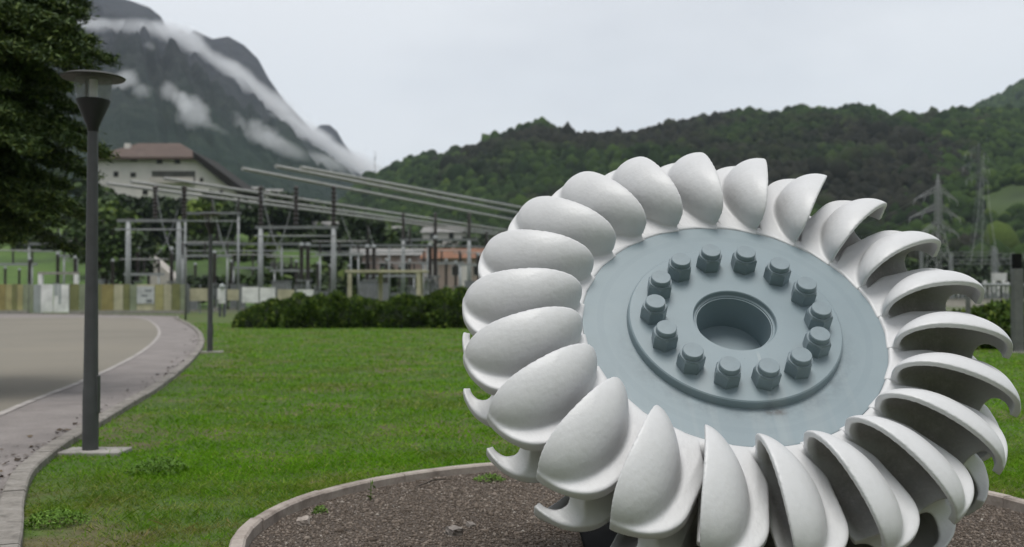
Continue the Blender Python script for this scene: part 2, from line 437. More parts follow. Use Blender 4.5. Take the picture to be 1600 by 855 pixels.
# the mountain on the left
MD = 2300.0
mp_ = np.array([(-420, 40), (-200, -60), (0, -70), (90, -45), (150, -6), (190, 2), (230, 16), (248, 30), (258, 48), (285, 66), (300, 52), (330, 66), (355, 62), (380, 76), (402, 98), (418, 128), (445, 166), (480, 203), (530, 254), (575, 292), (640, 330), (760, 420)], float)
m_az = px_az(mp_[:, 0]); m_h = (460 - mp_[:, 1]) / FPX * MD + EYE
def z_mtn(X, Y):
    a = X / Y; H = np.interp(a, m_az, m_h)
    Hs = sum(np.interp(a + d, m_az, m_h) for d in np.linspace(-.09, .09, 9)) / 9
    t = np.clip((Y - 480) / (MD - 480), 0, 1); wv = sstep(.88, 1.0, t)
    z = (Hs * (1 - wv) + H * wv) * t ** 1.25
    n_ = (fbm(X / 420 + 3, Y / 420, 6, .55) - .5) * 250 * np.sin(PI * t) ** .8 + (np.abs(fbm(X / 130, Y / 260, 4) - .5) * -110 + 14) * sstep(.3, .8, t) * (1 - .75 * sstep(.93, 1, t))
    n_ = n_ - (1 - np.abs(2 * fbm(a * 24 + Y / 420 + 5, Y / 700, 5, .6) - 1)) ** 3 * 60 * sstep(.15, .5, t) * (1 - .9 * sstep(.88, .99, t)) + 30 * sstep(.15, .5, t) * (1 - sstep(.88, .99, t)) + (fbm(X / 45, Y / 70, 4, .6) - .5) * 44 * sstep(.2, .6, t) * (1 - .55 * sstep(.9, 1, t))
    n_ = n_ * (1 - .97 * sstep(.70, .95, t))
    return z + n_ * sstep(0, .25, t) * np.clip(Hs / 600, 0, 1) ** 1.5 - np.clip(Y - MD, 0, None) * .6 + 10
mm = Mat('mountain_rock')
geo = mm.n('ShaderNodeNewGeometry'); sp_ = mm.n('ShaderNodeSeparateXYZ'); mm.l(geo.outputs['Position'], sp_.inputs[0])
hn = mm.noise(.004, 6, .6); hn2 = mm.noise(.022, 8, .75, stretch=(1, 1, 2.6))
add = mm.n('ShaderNodeMath', operation='MULTIPLY_ADD'); mm.l(hn, add.inputs[0]); add.inputs[1].default_value = 300; mm.l(sp_.outputs[2], add.inputs[2])
mr = mm.n('ShaderNodeMapRange'); mm.l(add.outputs[0], mr.inputs[0]); mr.inputs[1].default_value = 260; mr.inputs[2].default_value = 520
forest_c = mm.ramp(hn2, [(.3, (.012, .022, .018)), (.5, (.025, .042, .031)), (.7, (.045, .066, .041))])
rock_c = mm.ramp(hn2, [(.28, (.016, .017, .020)), (.5, (.042, .040, .045)), (.72, (.085, .080, .084))])
mm.color(mm.mix(mr.outputs[0], forest_c, rock_c)).set(Roughness=1.0).bump(mm.noise(.05, 6, .7), 1.0, 14)
mm.b.inputs['Specular IOR Level'].default_value = .1
def z_knob(X, Y):
    H = np.interp(X / Y, px_az(np.array([380, 440, 474, 487, 500, 514, 526, 536, 548, 575, 620])), (460 - np.array([330, 275, 226, 204, 194, 194, 204, 222, 238, 285, 340])) / FPX * 2900 + EYE)
    return H * np.clip((Y - 2350) / 550, 0, 1) ** .7 - np.clip(Y - 2900, 0, None) * .6 + (fbm(X / 60, Y / 90, 4) - .5) * 7 * np.sin(PI * np.clip((Y - 2350) / 550, 0, 1))
V, F = grid(px_az(380), px_az(620), 2360, 3200, 120, 60, z_knob)
tag(mesh_np('mountain', V, F, mm.m, smooth=True), kind='structure')
V, F = grid(px_az(-400), px_az(760), 470, 2900, 420, 360, z_mtn)
tag(mesh_np('mountain', V, F, mm.m, smooth=True), kind='structure')
def mtn_depth(px, py):
    a = px_az(px); Y = np.linspace(480, 2300, 1500); el = (460 - py) / FPX
    hit = np.where(z_mtn(a * Y, Y) - EYE > el * Y)[0]
    return Y[hit[0]] if len(hit) else 2250.0

# unseen valley side behind the camera, added to cut low sky light
ang = np.linspace(math.radians(-215), math.radians(35), 130)[:, None]; rr_ = np.linspace(0, 1, 40)[None, :]
R_ = 420 + 1500 * rr_ + 0 * ang; X = R_ * np.cos(ang); Y = R_ * np.sin(ang)
Z = (520 + 240 * np.sin(ang * 3 + 1) + 300 * (fbm(X / 500, Y / 500, 4) - .5)) * sstep(0, 1, rr_) ** .9 * sstep(math.radians(38), math.radians(5), ang) * sstep(math.radians(-217), math.radians(-195), ang) - 1
V = np.c_[X.ravel(), Y.ravel(), Z.ravel()]; idx = np.arange(130 * 40).reshape(130, 40)
F = np.stack([idx[:-1, :-1], idx[:-1, 1:], idx[1:, 1:], idx[1:, :-1]], -1).reshape(-1, 4)
tag(mesh_np('mountain', V, F, m_hill, smooth=True), kind='structure')

# ------------------------------------------------------------------ the turbine wheel: parts
def surface_nets(f, org, h):
    """mesh of f = 0 (f < 0 inside) as quads"""
    nx, ny, nz = f.shape; ins = f < 0
    C8 = [(i, j, k) for i in (0, 1) for j in (0, 1) for k in (0, 1)]
    cx, cy_, cz = nx - 1, ny - 1, nz - 1
    acc = np.zeros((cx, cy_, cz, 3)); cnt = np.zeros((cx, cy_, cz))
    sl = lambda c: f[c[0]:c[0] + cx, c[1]:c[1] + cy_, c[2]:c[2] + cz]
    for a in C8:
        for ax in range(3):
            if a[ax]: continue
            b = list(a); b[ax] = 1; fa, fb = sl(a), sl(b); cr_ = (fa < 0) != (fb < 0)
            t = np.where(cr_, fa / np.where(cr_, fa - fb, 1), 0)
            for q in range(3): acc[..., q] += np.where(cr_, a[q] + (t if q == ax else 0), 0)
            cnt += cr_
    act = cnt > 0; vid = -np.ones((cx, cy_, cz), int); vid[act] = np.arange(act.sum())
    I = np.argwhere(act); V = org + h * (I + acc[act] / cnt[act][:, None])
    Fs = []
    for ax in range(3):
        o1, o2 = (ax + 1) % 3, (ax + 2) % 3
        s0 = [slice(1, -1)] * 3; s1 = [slice(1, -1)] * 3
        s0[ax] = slice(0, -1); s1[ax] = slice(1, None)
        A, Bv = ins[tuple(s0)], ins[tuple(s1)]
        E_ = np.argwhere(A != Bv); E_[:, o1] += 1; E_[:, o2] += 1
        flip = ins[tuple(E_.T)]
        def g(d1, d2):
            q = E_.copy(); q[:, o1] += d1; q[:, o2] += d2
            return vid[tuple(q.T)]
        Q = np.stack([g(-1, -1), g(0, -1), g(0, 0), g(-1, 0)], -1)
        Q = np.where(flip[:, None], Q, Q[:, ::-1]); Fs.append(Q)
    return V, np.concatenate(Fs)
def smax(a, b, k): hh = np.clip(.5 + .5 * (a - b) / k, 0, 1); return b * (1 - hh) + a * hh + k * hh * (1 - hh)
def smin(a, b, k): return -smax(-a, -b, k)

BHM = -.18                                                  # mid plane of the buckets behind the disc face
def bucket_field(r, t, h):
    y = np.abs(h - BHM); zp = -t * 1.0                       # t here = tangential, against the turning sense; opening looks to -t
    zp = zp + .147 * (r - 1.03) - .035 * sstep(.15, .42, y)
    yc = .23 - .13 * (r - 1.35)
    def ell(rx, ry, rz, p=2.3):
        u_ = np.clip((1.405 - r) / .388, 0, 1.3)                     # the bowl tapers like an almond towards the hub
        a = np.abs((r - 1.405) / rx); b = np.abs((y - yc) / (ry * (1 - .10 * u_ ** 2))); c_ = np.abs(zp / (rz * (1 - .24 * u_ ** 2)))
        g2 = (a ** p + b ** p) ** (2 / p); k0 = np.sqrt(g2 + c_ ** 2) + 1e-9
        k1 = np.sqrt((a / rx) ** 2 + (b / ry) ** 2 + (c_ / rz) ** 2) + 1e-9
        return k0 * (k0 - 1) / k1
    outer = ell(.388, .240, .263)
    prof = .378 - .11 * np.clip(1 - (y / .13) ** 2, 0, 1)
    prof = prof * (.72 + .28 * sstep(.98, 1.22, r))
    e2 = np.where(r > 1.48, np.sqrt(((r - 1.48) / .316) ** 2 + (np.minimum(zp, 0) / prof) ** 2), -np.minimum(zp, 0) / prof)
    web = (e2 - 1) * .32
    yw = .198 - .25 * np.clip(-zp - .31, 0, 1) * sstep(1.45, 1.2, r) - .05 * np.clip(1.10 - r, 0, 1)
    web = smax(web, y - yw, .016)
    d = smin(outer, web, .028)
    d = smax(d, zp, .006)
    cav = ell(.348, .200, .224)
    d = smax(d, -cav, .007)
    rr = np.maximum(r, 1.738) - r
    notch = np.minimum(np.hypot(1.738 - r, y) - .138, np.hypot(rr, y) - .112)
    d = smax(d, -notch, .012)
    return smax(d, .99 - r, .01)
hs = .0082
ax_r = np.arange(.95, 1.88, hs); ax_t = np.arange(-.12, .48, hs); ax_h = np.arange(-.70, .36, hs)
Rg, Tg, Hg = np.meshgrid(ax_r, ax_t, ax_h, indexing='ij')
BV, BF = surface_nets(bucket_field(Rg, Tg, Hg), np.array([ax_r[0], ax_t[0], ax_h[0]]), hs)
# dirt plus shade painted into the bowls: how much at each vertex
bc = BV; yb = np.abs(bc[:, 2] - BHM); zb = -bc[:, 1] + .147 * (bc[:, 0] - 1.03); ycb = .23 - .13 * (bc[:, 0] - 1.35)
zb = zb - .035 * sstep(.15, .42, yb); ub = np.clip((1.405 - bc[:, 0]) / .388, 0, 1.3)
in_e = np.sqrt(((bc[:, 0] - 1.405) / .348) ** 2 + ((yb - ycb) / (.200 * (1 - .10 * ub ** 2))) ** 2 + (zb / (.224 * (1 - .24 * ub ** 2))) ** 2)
dirt_shade = sstep(1.075, 1.02, in_e) * sstep(-.012, -.06, zb) * (1 - .6 * sstep(1.42, 1.74, bc[:, 0]))

mw = Mat('white_cast_paint')
n1 = mw.noise(7, 4, .5); n2 = mw.noise(34, 3, .5); n3 = mw.noise(2.3, 6, .7); n4 = mw.noise(70, 3, .8); n5 = mw.noise(6, 6, .7); n6 = mw.noise(60, 4, .8)
base = mw.ramp(n3, [(.3, (.605, .608, .613)), (.6, (.64, .642, .645))])
spk = mw.ramp(n4, [(.235, (.30, .28, .26)), (.275, (1, 1, 1))])
white = mw.mix(1.0, base, spk, 'MULTIPLY')
wg = mw.n('ShaderNodeNewGeometry'); wmp = mw.n('ShaderNodeMapping'); wmp.inputs['Scale'].default_value = (1, 1, .07); mw.l(wg.outputs['Position'], wmp.inputs[0])
wsn = mw.n('ShaderNodeTexNoise', Scale=26.0, Detail=5.0, Roughness=.6); mw.l(wmp.outputs[0], wsn.inputs['Vector'])     # faint rain streaks
white = mw.mix(1.0, white, mw.ramp(wsn.outputs[0], [(.30, (.972, .97, .966)), (.5, (1, 1, 1))]), 'MULTIPLY')
n7 = mw.noise(19, 2, .6); white = mw.mix(1.0, white, mw.ramp(n7, [(.225, (.52, .50, .47)), (.25, (1, 1, 1))]), 'MULTIPLY')
bowl_dark = mw.mix(.6, mw.ramp(n5, [(.34, (.08, .072, .062)), (.50, (.16, .148, .132)), (.68, (.30, .285, .265))]), mw.ramp(n6, [(.3, (.55, .54, .52)), (.65, (1.1, 1.1, 1.1))]), 'MULTIPLY')  # bowl colour: dirt with the hollow's shadow mixed in
wa = mw.n('ShaderNodeAttribute'); wa.attribute_name = 'bowl_dirt_shade'
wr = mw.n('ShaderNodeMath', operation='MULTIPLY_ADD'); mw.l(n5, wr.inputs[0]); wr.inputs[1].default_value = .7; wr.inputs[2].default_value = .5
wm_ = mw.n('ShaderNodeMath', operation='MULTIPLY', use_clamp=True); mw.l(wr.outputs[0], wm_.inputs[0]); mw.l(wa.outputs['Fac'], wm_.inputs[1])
mw.color(mw.mix(wm_.outputs[0], white, bowl_dark)).set(Roughness=.42)
ad = mw.n('ShaderNodeMath', operation='MULTIPLY_ADD'); mw.l(n1, ad.inputs[0]); ad.inputs[1].default_value = 1.6; mw.l(n2, ad.inputs[2])
mw.bump(ad.outputs[0], .21, .010); m_white = mw.m

mbl = Mat('blue_grey_paint')
n1 = mbl.noise(1.7, 6, .6); n2 = mbl.noise(60, 3, .6); n4 = mbl.noise(45, 2, .9)
base = mbl.ramp(n1, [(.3, (.200, .255, .280)), (.5, (.222, .281, .306)), (.7, (.242, .300, .324))])
spk = mbl.ramp(n4, [(.20, (.35, .33, .3)), (.235, (1, 1, 1))])
c = mbl.mix(1.0, base, spk, 'MULTIPLY')
# rain streaks running down the lower side of the disc: object x across, y down
oc = mbl.n('ShaderNodeTexCoord'); sx = mbl.n('ShaderNodeSeparateXYZ'); mbl.l(oc.outputs['Object'], sx.inputs[0])
st = mbl.n('ShaderNodeTexNoise', Scale=11.0, Detail=4.0); mpn = mbl.n('ShaderNodeMapping'); mpn.inputs['Scale'].default_value = (1, .05, 1)
mbl.l(oc.outputs['Object'], mpn.inputs[0]); mbl.l(mpn.outputs[0], st.inputs['Vector'])
mk_ = mbl.n('ShaderNodeMapRange'); mbl.l(sx.outputs[1], mk_.inputs[0]); mk_.inputs[1].default_value = -.12; mk_.inputs[2].default_value = -.5; mk_.inputs[3].default_value = 0; mk_.inputs[4].default_value = .5
sr = mbl.ramp(st.outputs[0], [(.50, (0, 0, 0)), (.62, (1, 1, 1))])
sm_ = mbl.n('ShaderNodeMath', operation='MULTIPLY'); mbl.l(sr, sm_.inputs[0]); mbl.l(mk_.outputs[0], sm_.inputs[1])
c = mbl.mix(sm_.outputs[0], c, (.265, .312, .328))
rl = mbl.n('ShaderNodeVectorMath', operation='LENGTH'); mbl.l(oc.outputs['Object'], rl.inputs[0])
def band_(r0, r1, lo, hi):
    m1 = mbl.n('ShaderNodeMapRange', interpolation_type='SMOOTHSTEP'); mbl.l(rl.outputs['Value'], m1.inputs[0]); m1.inputs[1].default_value = r0 * RW; m1.inputs[2].default_value = r1 * RW; m1.inputs[3].default_value = lo; m1.inputs[4].default_value = hi
    return m1.outputs[0]
def mul_(a, b_):
    m1 = mbl.n('ShaderNodeMath', operation='MULTIPLY', use_clamp=True); mbl.l(a, m1.inputs[0])
    if isinstance(b_, float): m1.inputs[1].default_value = b_
    else: mbl.l(b_, m1.inputs[1])
    return m1.outputs[0]
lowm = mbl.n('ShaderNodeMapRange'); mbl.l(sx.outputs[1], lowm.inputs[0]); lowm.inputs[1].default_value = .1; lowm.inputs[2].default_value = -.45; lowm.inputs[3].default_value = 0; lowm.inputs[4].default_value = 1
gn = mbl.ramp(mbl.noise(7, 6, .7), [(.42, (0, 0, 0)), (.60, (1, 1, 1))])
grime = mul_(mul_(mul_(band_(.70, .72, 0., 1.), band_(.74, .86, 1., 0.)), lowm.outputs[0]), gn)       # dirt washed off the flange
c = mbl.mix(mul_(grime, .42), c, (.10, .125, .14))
ringm = mul_(band_(.855, .86, 0., 1.), band_(.90, .905, 1., 0.)); c = mbl.mix(mul_(ringm, .12), c, (.15, .20, .225))
def xband(x0, w, y0, y1):
    a_ = mbl.n('ShaderNodeMath', operation='SUBTRACT'); mbl.l(sx.outputs[0], a_.inputs[0]); a_.inputs[1].default_value = x0
    b2 = mbl.n('ShaderNodeMath', operation='ABSOLUTE'); mbl.l(a_.outputs[0], b2.inputs[0])
    m1 = mbl.n('ShaderNodeMapRange', interpolation_type='SMOOTHSTEP'); mbl.l(b2.outputs[0], m1.inputs[0]); m1.inputs[1].default_value = w; m1.inputs[2].default_value = w * .35; m1.inputs[3].default_value = 0; m1.inputs[4].default_value = 1
    m2 = mbl.n('ShaderNodeMapRange', interpolation_type='SMOOTHSTEP'); mbl.l(sx.outputs[1], m2.inputs[0]); m2.inputs[1].default_value = y0; m2.inputs[2].default_value = y0 - .05; m2.inputs[3].default_value = 0; m2.inputs[4].default_value = 1
    m3 = mbl.n('ShaderNodeMapRange', interpolation_type='SMOOTHSTEP'); mbl.l(sx.outputs[1], m3.inputs[0]); m3.inputs[1].default_value = y1; m3.inputs[2].default_value = y1 + .03; m3.inputs[3].default_value = 0; m3.inputs[4].default_value = 1
    return mul_(mul_(m1.outputs[0], m2.outputs[0]), m3.outputs[0])
c = mbl.mix(mul_(xband(.075, .012, -.22, -.56), .6), c, (.33, .38, .39)); c = mbl.mix(mul_(xband(.105, .03, -.42, -.80), .3), c, (.30, .35, .365))
c = mbl.mix(mul_(mul_(xband(.10, .07, -.555, -.63), gn), .8), c, (.07, .06, .055))       # run-off stain below the flange edge
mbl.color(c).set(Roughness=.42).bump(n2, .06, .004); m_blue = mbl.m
m_bolt = simple('bolt_paint', (.200, .252, .276), .45, .10, 12)
m_black = simple('black_steel', (.010, .010, .010), .9, .3, 6, spec=.05)
m_stain = simple('rust_stain', (.10, .085, .08), .8, .4, 25)

wheel = empty('water_turbine'); wheel.matrix_world = WM
tag(wheel, 'large white water turbine wheel with a blue-grey bolted disc, leaning back over the gravel bed', 'water turbine')
bv = BV * RW
proto = None
for k in range(22):
    if proto is None:
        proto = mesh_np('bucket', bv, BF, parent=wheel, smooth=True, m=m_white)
        at_ = proto.data.attributes.new('bowl_dirt_shade', 'FLOAT', 'POINT'); at_.data.foreach_set('value', dirt_shade.astype(np.float32))
        o = proto
    else:
        o = proto.copy(); COL.objects.link(o); o.parent = wheel
    o.rotation_euler = (0, 0, math.radians(70 - k * 360 / 22))
def wl(prof, n=128): return MB().lathe([(r * RW, z * RW) for r, z in prof], n)
ring = wl([(.992, -.03), (1.003, .006), (1.012, .012), (1.06, .011), (1.09, -.004), (1.115, -.04), (1.125, -.10), (1.12, -.26), (1.07, -.33), (1.0, -.355), (.5, -.36), (0, -.36)])
ring.build('rim', m_white, wheel, angle=60)
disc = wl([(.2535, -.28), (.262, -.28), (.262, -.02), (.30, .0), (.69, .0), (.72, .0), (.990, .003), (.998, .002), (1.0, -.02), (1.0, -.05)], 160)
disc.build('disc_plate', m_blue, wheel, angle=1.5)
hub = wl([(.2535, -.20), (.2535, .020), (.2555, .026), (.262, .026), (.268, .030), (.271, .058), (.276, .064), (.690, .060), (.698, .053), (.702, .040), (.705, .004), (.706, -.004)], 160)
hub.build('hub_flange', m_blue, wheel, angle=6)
bore = wl([(.2525, -.24), (.2525, .018), (.246, .018), (.246, -.245), (0, -.245)], 96)
bore.build('bore_sleeve', m_blue, wheel, angle=25)
MB().box(-.10 * RW, .20 * RW, -.150 * RW, -.142 * RW, -.2445 * RW, -.234 * RW).build('bore_seam', m_black, wheel)
bolts = None
for k in range(14):
    a = 2.18168 - k * 2 * PI / 14; rb = .5386 * RW
    if k == 0:
        nut = MB(); ang = [2 * PI * i / 6 for i in range(6)]; R6 = .087 * RW; z0, z1 = .058 * RW, .166 * RW; rc = R6 * .865
        v = [(R6 * math.cos(q), R6 * math.sin(q), z0) for q in ang] + [(R6 * math.cos(q), R6 * math.sin(q), z1 - .017 * RW) for q in ang]
        # chamfered crown of the nut: arcs dip at the corners
        top = []
        for i in range(36):
            q = 2 * PI * i / 36; top.append((rc * math.cos(q), rc * math.sin(q), z1))
        f_ = [tuple(range(6))[::-1]] + [(i, (i + 1) % 6, 6 + (i + 1) % 6, 6 + i) for i in range(6)]
        b0 = 12; v2 = v + top
        for i in range(6):
            s = [12 + (i * 6 + j) % 36 for j in range(7)]
            f_.append((6 + i, 6 + (i + 1) % 6, *s[::-1]))
        f_.append(tuple(range(12, 48)))
        nut.add(v2, f_)
        b = nut.build('bolt', m_bolt, wheel)
        stud = MB().lathe([(.065 * RW, .160 * RW), (.065 * RW, .200 * RW), (.061 * RW, .205 * RW), (0, .206 * RW)], 32).build('stud', m_bolt, b)
        bolts = (b, stud)
    else:
        b = bolts[0].copy(); COL.objects.link(b); b.parent = wheel
        s2 = bolts[1].copy(); COL.objects.link(s2); s2.parent = b
    b.location = (rb * math.cos(a), rb * math.sin(a), 0); b.rotation_euler = (0, 0, [.35, .1, .55, .8, .25, .62, .45, .15, .7, .3, .9, .5, .05, .4][k])

# black steel stand behind the wheel
stand = empty('turbine_stand', (WC.x, WC.y + .9, 0))
tag(stand, 'black steel stand under and behind the white turbine wheel', 'stand')
st_inv = Matrix.Translation(-stand.location)
back = MB().lathe([(0, -.365 * RW), (.80 * RW, -.365 * RW), (.80 * RW, -.56 * RW), (.30 * RW, -.60 * RW), (.30 * RW, -.95 * RW), (0, -.95 * RW)], 48)
o = back.build('backing_disc', m_black, stand); o.matrix_local = st_inv @ WM
for sx_ in (-1, 1):
    p = MB(); x0 = WC.x + sx_ * .42 * RW
    top1 = WM @ Vector((sx_ * .42 * RW, .55 * RW, -.55 * RW)); low1 = WM @ Vector((sx_ * .42 * RW, -.75 * RW, -.55 * RW))
    pts = [(low1.y, low1.z), (top1.y, top1.z), (top1.y + .35, .05), (low1.y - .02, .05)]
    v = [(x0 - .02, y, z) for y, z in pts] + [(x0 + .02, y, z) for y, z in pts]
    p.add(v, [(0, 1, 2, 3), (7, 6, 5, 4), (0, 4, 5, 1), (1, 5, 6, 2), (2, 6, 7, 3), (3, 7, 4, 0)])
    o = p.build('side_plate', m_black, stand); o.location = -stand.location
o = MB().box(WC.x - .75, WC.x + .75, WC.y - .15, WC.y + 1.75, .0, .05).build('base_plate', m_black, stand, bevel=.006); o.location = -stand.location

# ------------------------------------------------------------------ street lamps
m_pole = simple('lamp_pole_grey', (.060, .062, .064), .5, .12, 8)
m_cone = simple('lamp_black', (.010, .010, .011), .45, .2, 8)
m_lampcap = simple('lamp_cap_metal', (.030, .029, .023), .5, .15, 8)
mgl = Mat('lamp_glass'); mgl.color((.35, .37, .34)).set(Roughness=.10, Alpha=.16); m_glass = mgl.m
m_tubew = simple('lamp_tube_white', (.72, .72, .70), .5, .05)
m_conc = simple('concrete', (.30, .285, .26), .9, .25, 6, bump=.3)
def lamp():
    r = empty('street_lamp')
    MB().lathe([(.078, 0), (.078, .62), (.072, .66), (.060, 1.9), (.050, 3.30), (0, 3.30)], 20).build('pole', m_pole, r)
    MB().box(.060, .086, -.035, .035, .40, .78).build('access_door', m_pole, r, bevel=.005)
    MB().box(-.26, .36, -.19, .19, -.05, .035).build('footing', m_conc, r, bevel=.012)
    MB().lathe([(.0, 3.24), (.052, 3.25), (.060, 3.30), (.165, 3.555), (.165, 3.575), (0, 3.575)], 28).build('lamp_cone', m_cone, r)
    MB().lathe([(.158, 3.576), (.172, 3.66), (.188, 3.79), (.185, 3.79), (.168, 3.66), (.154, 3.577)], 28).build('glass_bowl', m_glass, r)
    MB().lathe([(.0, 3.775), (.30, 3.785), (.312, 3.800), (.27, 3.822), (.14, 3.842), (0, 3.85)], 36).build('lamp_cap', m_lampcap, r)
    MB().lathe([(0, 3.576), (.040, 3.58), (.040, 3.775), (0, 3.776)], 16, loc=(.012, -.02, 0)).build('lamp_tube', m_tubew, r)
    MB().lathe([(0, 3.576), (.018, 3.578), (.018, 3.78), (0, 3.781)], 10, loc=(-.075, .02, 0)).build('glass_strut', m_cone, r)
    return r
def copy_tree(o, parent=None):
    c = o.copy(); COL.objects.link(c); c.parent = parent
    for ch in list(o.children): copy_tree(ch, c)
    return c
L1 = lamp(); L1.location = gp(141, 708); tag(L1, 'tall dark grey street lamp beside the path kerb, standing near the big dark conifer', 'street lamp', 'street lamps along the path')
L2 = copy_tree(L1); L2.location = gp(328, 551); L2['label'] = 'smaller looking farther street lamp standing on the lawn left of the juniper hedge'
L2.rotation_euler.z = .3

# ------------------------------------------------------------------ foliage makers
def quads_cloud(P, size, rg, flat=.0, asp=(1, 1)):
    """one small random quad at every point P; size scalar or array; flat pulls the normals up"""
    n = len(P); s = (size if np.ndim(size) else np.full(n, size))[:, None]
    N = rg.normal(size=(n, 3)); N[:, 2] = np.abs(N[:, 2]) + flat; N /= np.linalg.norm(N, axis=1)[:, None]
    A = np.cross(N, rg.normal(size=(n, 3))); A /= np.linalg.norm(A, axis=1)[:, None]; B_ = np.cross(N, A)
    A *= s * asp[0]; B_ *= s * asp[1]
    V = np.stack([P - A - B_ * .4, P - B_ * .1 + A * .1 - B_ * .9, P + A - B_ * .2, P + B_], 1).reshape(-1, 3)
    return V, np.arange(4 * n).reshape(-1, 4)
m_leaf_dark = leafy('dark_leaves', [(0, (.010, .020, .007)), (.5, (.022, .042, .012)), (1, (.045, .075, .02))])
m_leaf_mid = leafy('green_leaves', [(0, (.020, .040, .010)), (.5, (.045, .085, .018)), (1, (.085, .13, .03))])
m_leaf_lime = leafy('young_leaves', [(0, (.05, .085, .012)), (.5, (.10, .16, .022)), (1, (.17, .23, .035))])
m_bark = simple('bark', (.055, .045, .036), .95, .3, 12, bump=.6)
def broadleaf(x, y, z, h, r, m, label, seed, n=900, group=None, leaf=.32):
    rg = np.random.default_rng(seed); root = empty('broadleaf_tree', (x, y, z))
    tag(root, label, 'tree', group)
    t = MB().tube([(0, 0, -.3), (.05 * r, 0, h * .35), (-.03 * r, .05 * r, h * .75)], [.035 * h, .026 * h, .010 * h], 8)
    for k in range(4):
        a = k * 1.6 + seed; t.tube([(0, 0, h * (.3 + .07 * k)), (math.cos(a) * r * .6, math.sin(a) * r * .6, h * (.5 + .09 * k))], [.014 * h, .005 * h], 6)
    t.build('trunk', m_bark, root)
    nl = 11; L = rg.normal(size=(nl, 3)); L /= np.linalg.norm(L, axis=1)[:, None]; L *= rg.uniform(.25, .68, (nl, 1))
    rad = rg.uniform(.28, .5, nl); k = rg.integers(0, nl, n)
    D = rg.normal(size=(n, 3)); D /= np.linalg.norm(D, axis=1)[:, None]
    P = L[k] + D * (rad[k] * rg.uniform(.55, 1.05, n) ** .6)[:, None]
    P = P * np.array([r, r, h * .42]) + np.array([0, 0, h * .6])
    V, F = quads_cloud(P, rg.uniform(.6, 1.3, n) * leaf, rg, .3)
    mesh_np('crown', V, F, m, root)
    return root

# ------------------------------------------------------------------ big conifer on the left edge
def conifer():
    rg = np.random.default_rng(5); Yt = 17.0
    base = Vector(((-105 - 800) / FPX * Yt, Yt, 0)); root = empty('conifer_tree', base)
    tag(root, 'big dark green conifer with drooping branches at the left edge of the picture', 'tree')
    H = 15.0
    tr = MB().tube([(0, 0, -.2), (.05, 0, 4), (.1, .05, 9), (.08, 0, H)], [.30, .25, .16, .03], 12)
    tips = [(142, 6), (138, 22), (120, 40), (152, 62), (128, 70), (182, 92), (150, 100), (128, 112), (118, 132), (112, 165), (105, 190), (150, 208), (118, 222), (172, 238), (130, 250), (156, 272), (110, 290), (120, 320), (150, 338), (90, 340), (60, 356), (35, 374), (8, 378), (80, 280), (60, 230), (30, 180), (90, 120), (60, 60), (100, 20), (110, -20), (135, -40), (10, 90), (-20, 260), (-10, 30), (85, 225), (70, 150), (110, 55), (100, 310), (60, 330), (40, 300), (30, 60), (50, 110), (20, 220), (75, 195), (100, 90), (60, 10), (0, 0), (20, 340), (90, 255), (45, 260), (130, 172), (20, 130), (70, 95), (60, 180)]
    segs = []
    for i, (px, py) in enumerate(tips):
        dY = rg.uniform(-1.7, 1.4) * (1 if px < 230 else .4); t = at(px - 10, py, Yt + dY) - base
        z0 = t.z + rg.uniform(.25, 1.0) * t.length * .12 + .35
        segs.append((Vector((0, 0, z0)), t))
    for i in range(70):                                    # the sides and the back of the crown
        a = rg.uniform(.15 * PI, 1.85 * PI); z = rg.uniform(2.4, 14); rr = rg.uniform(.6, 1) * (3.2 * (1 - (z - 2) / 15) + .6)
        segs.append((Vector((0, 0, z + .5)), Vector((min(rr * math.cos(a), 1.7 - .05 * z), rr * math.sin(a), z))))
    P = []; S = []; A = []
    for a, b in segs:
        mid = (a + b) / 2 + Vector((0, 0, .18)); tr.tube([a, mid, b], [.055, .035, .008], 5)
        L = (b - a).length; n = int(1350 * L)
        t = rg.uniform(.10, 1.02, n) ** .8; w = .40 * np.sin(PI * np.clip(t * .80 + .16, 0, 1)) + .06
        pa, pb = np.array(a), np.array(b); d = (pb - pa) / L; s = np.cross(d, [0, 0, 1]); s /= np.linalg.norm(s)
        c = pa + (pb - pa) * t[:, None]; c[:, 2] += .18 * np.sin(PI * t) * 1.0
        fx = np.round(rg.normal(0, .5, n) * 4) / 4 + rg.normal(0, .05, n)
        c += s * (fx * w)[:, None] + rg.normal(0, 1, (n, 3)) * [.07, .07, .045]; c[:, 2] -= .20 * np.abs(fx) * w + rg.uniform(0, .10, n) ** 1.5
        P.append(c); S.append(rg.uniform(.020, .046, n))
    tr.build('trunk', m_bark, root)
    P = np.concatenate(P); S = np.concatenate(S)
    V, F = quads_cloud(P, S, rg, .6, (1.7, .36))
    mm_ = leafy('conifer_needles', [(0, (.022, .044, .015)), (.45, (.052, .088, .023)), (.8, (.095, .145, .034)), (1, (.15, .19, .045))])
    mesh_np('crown', V, F, mm_, root)
conifer()

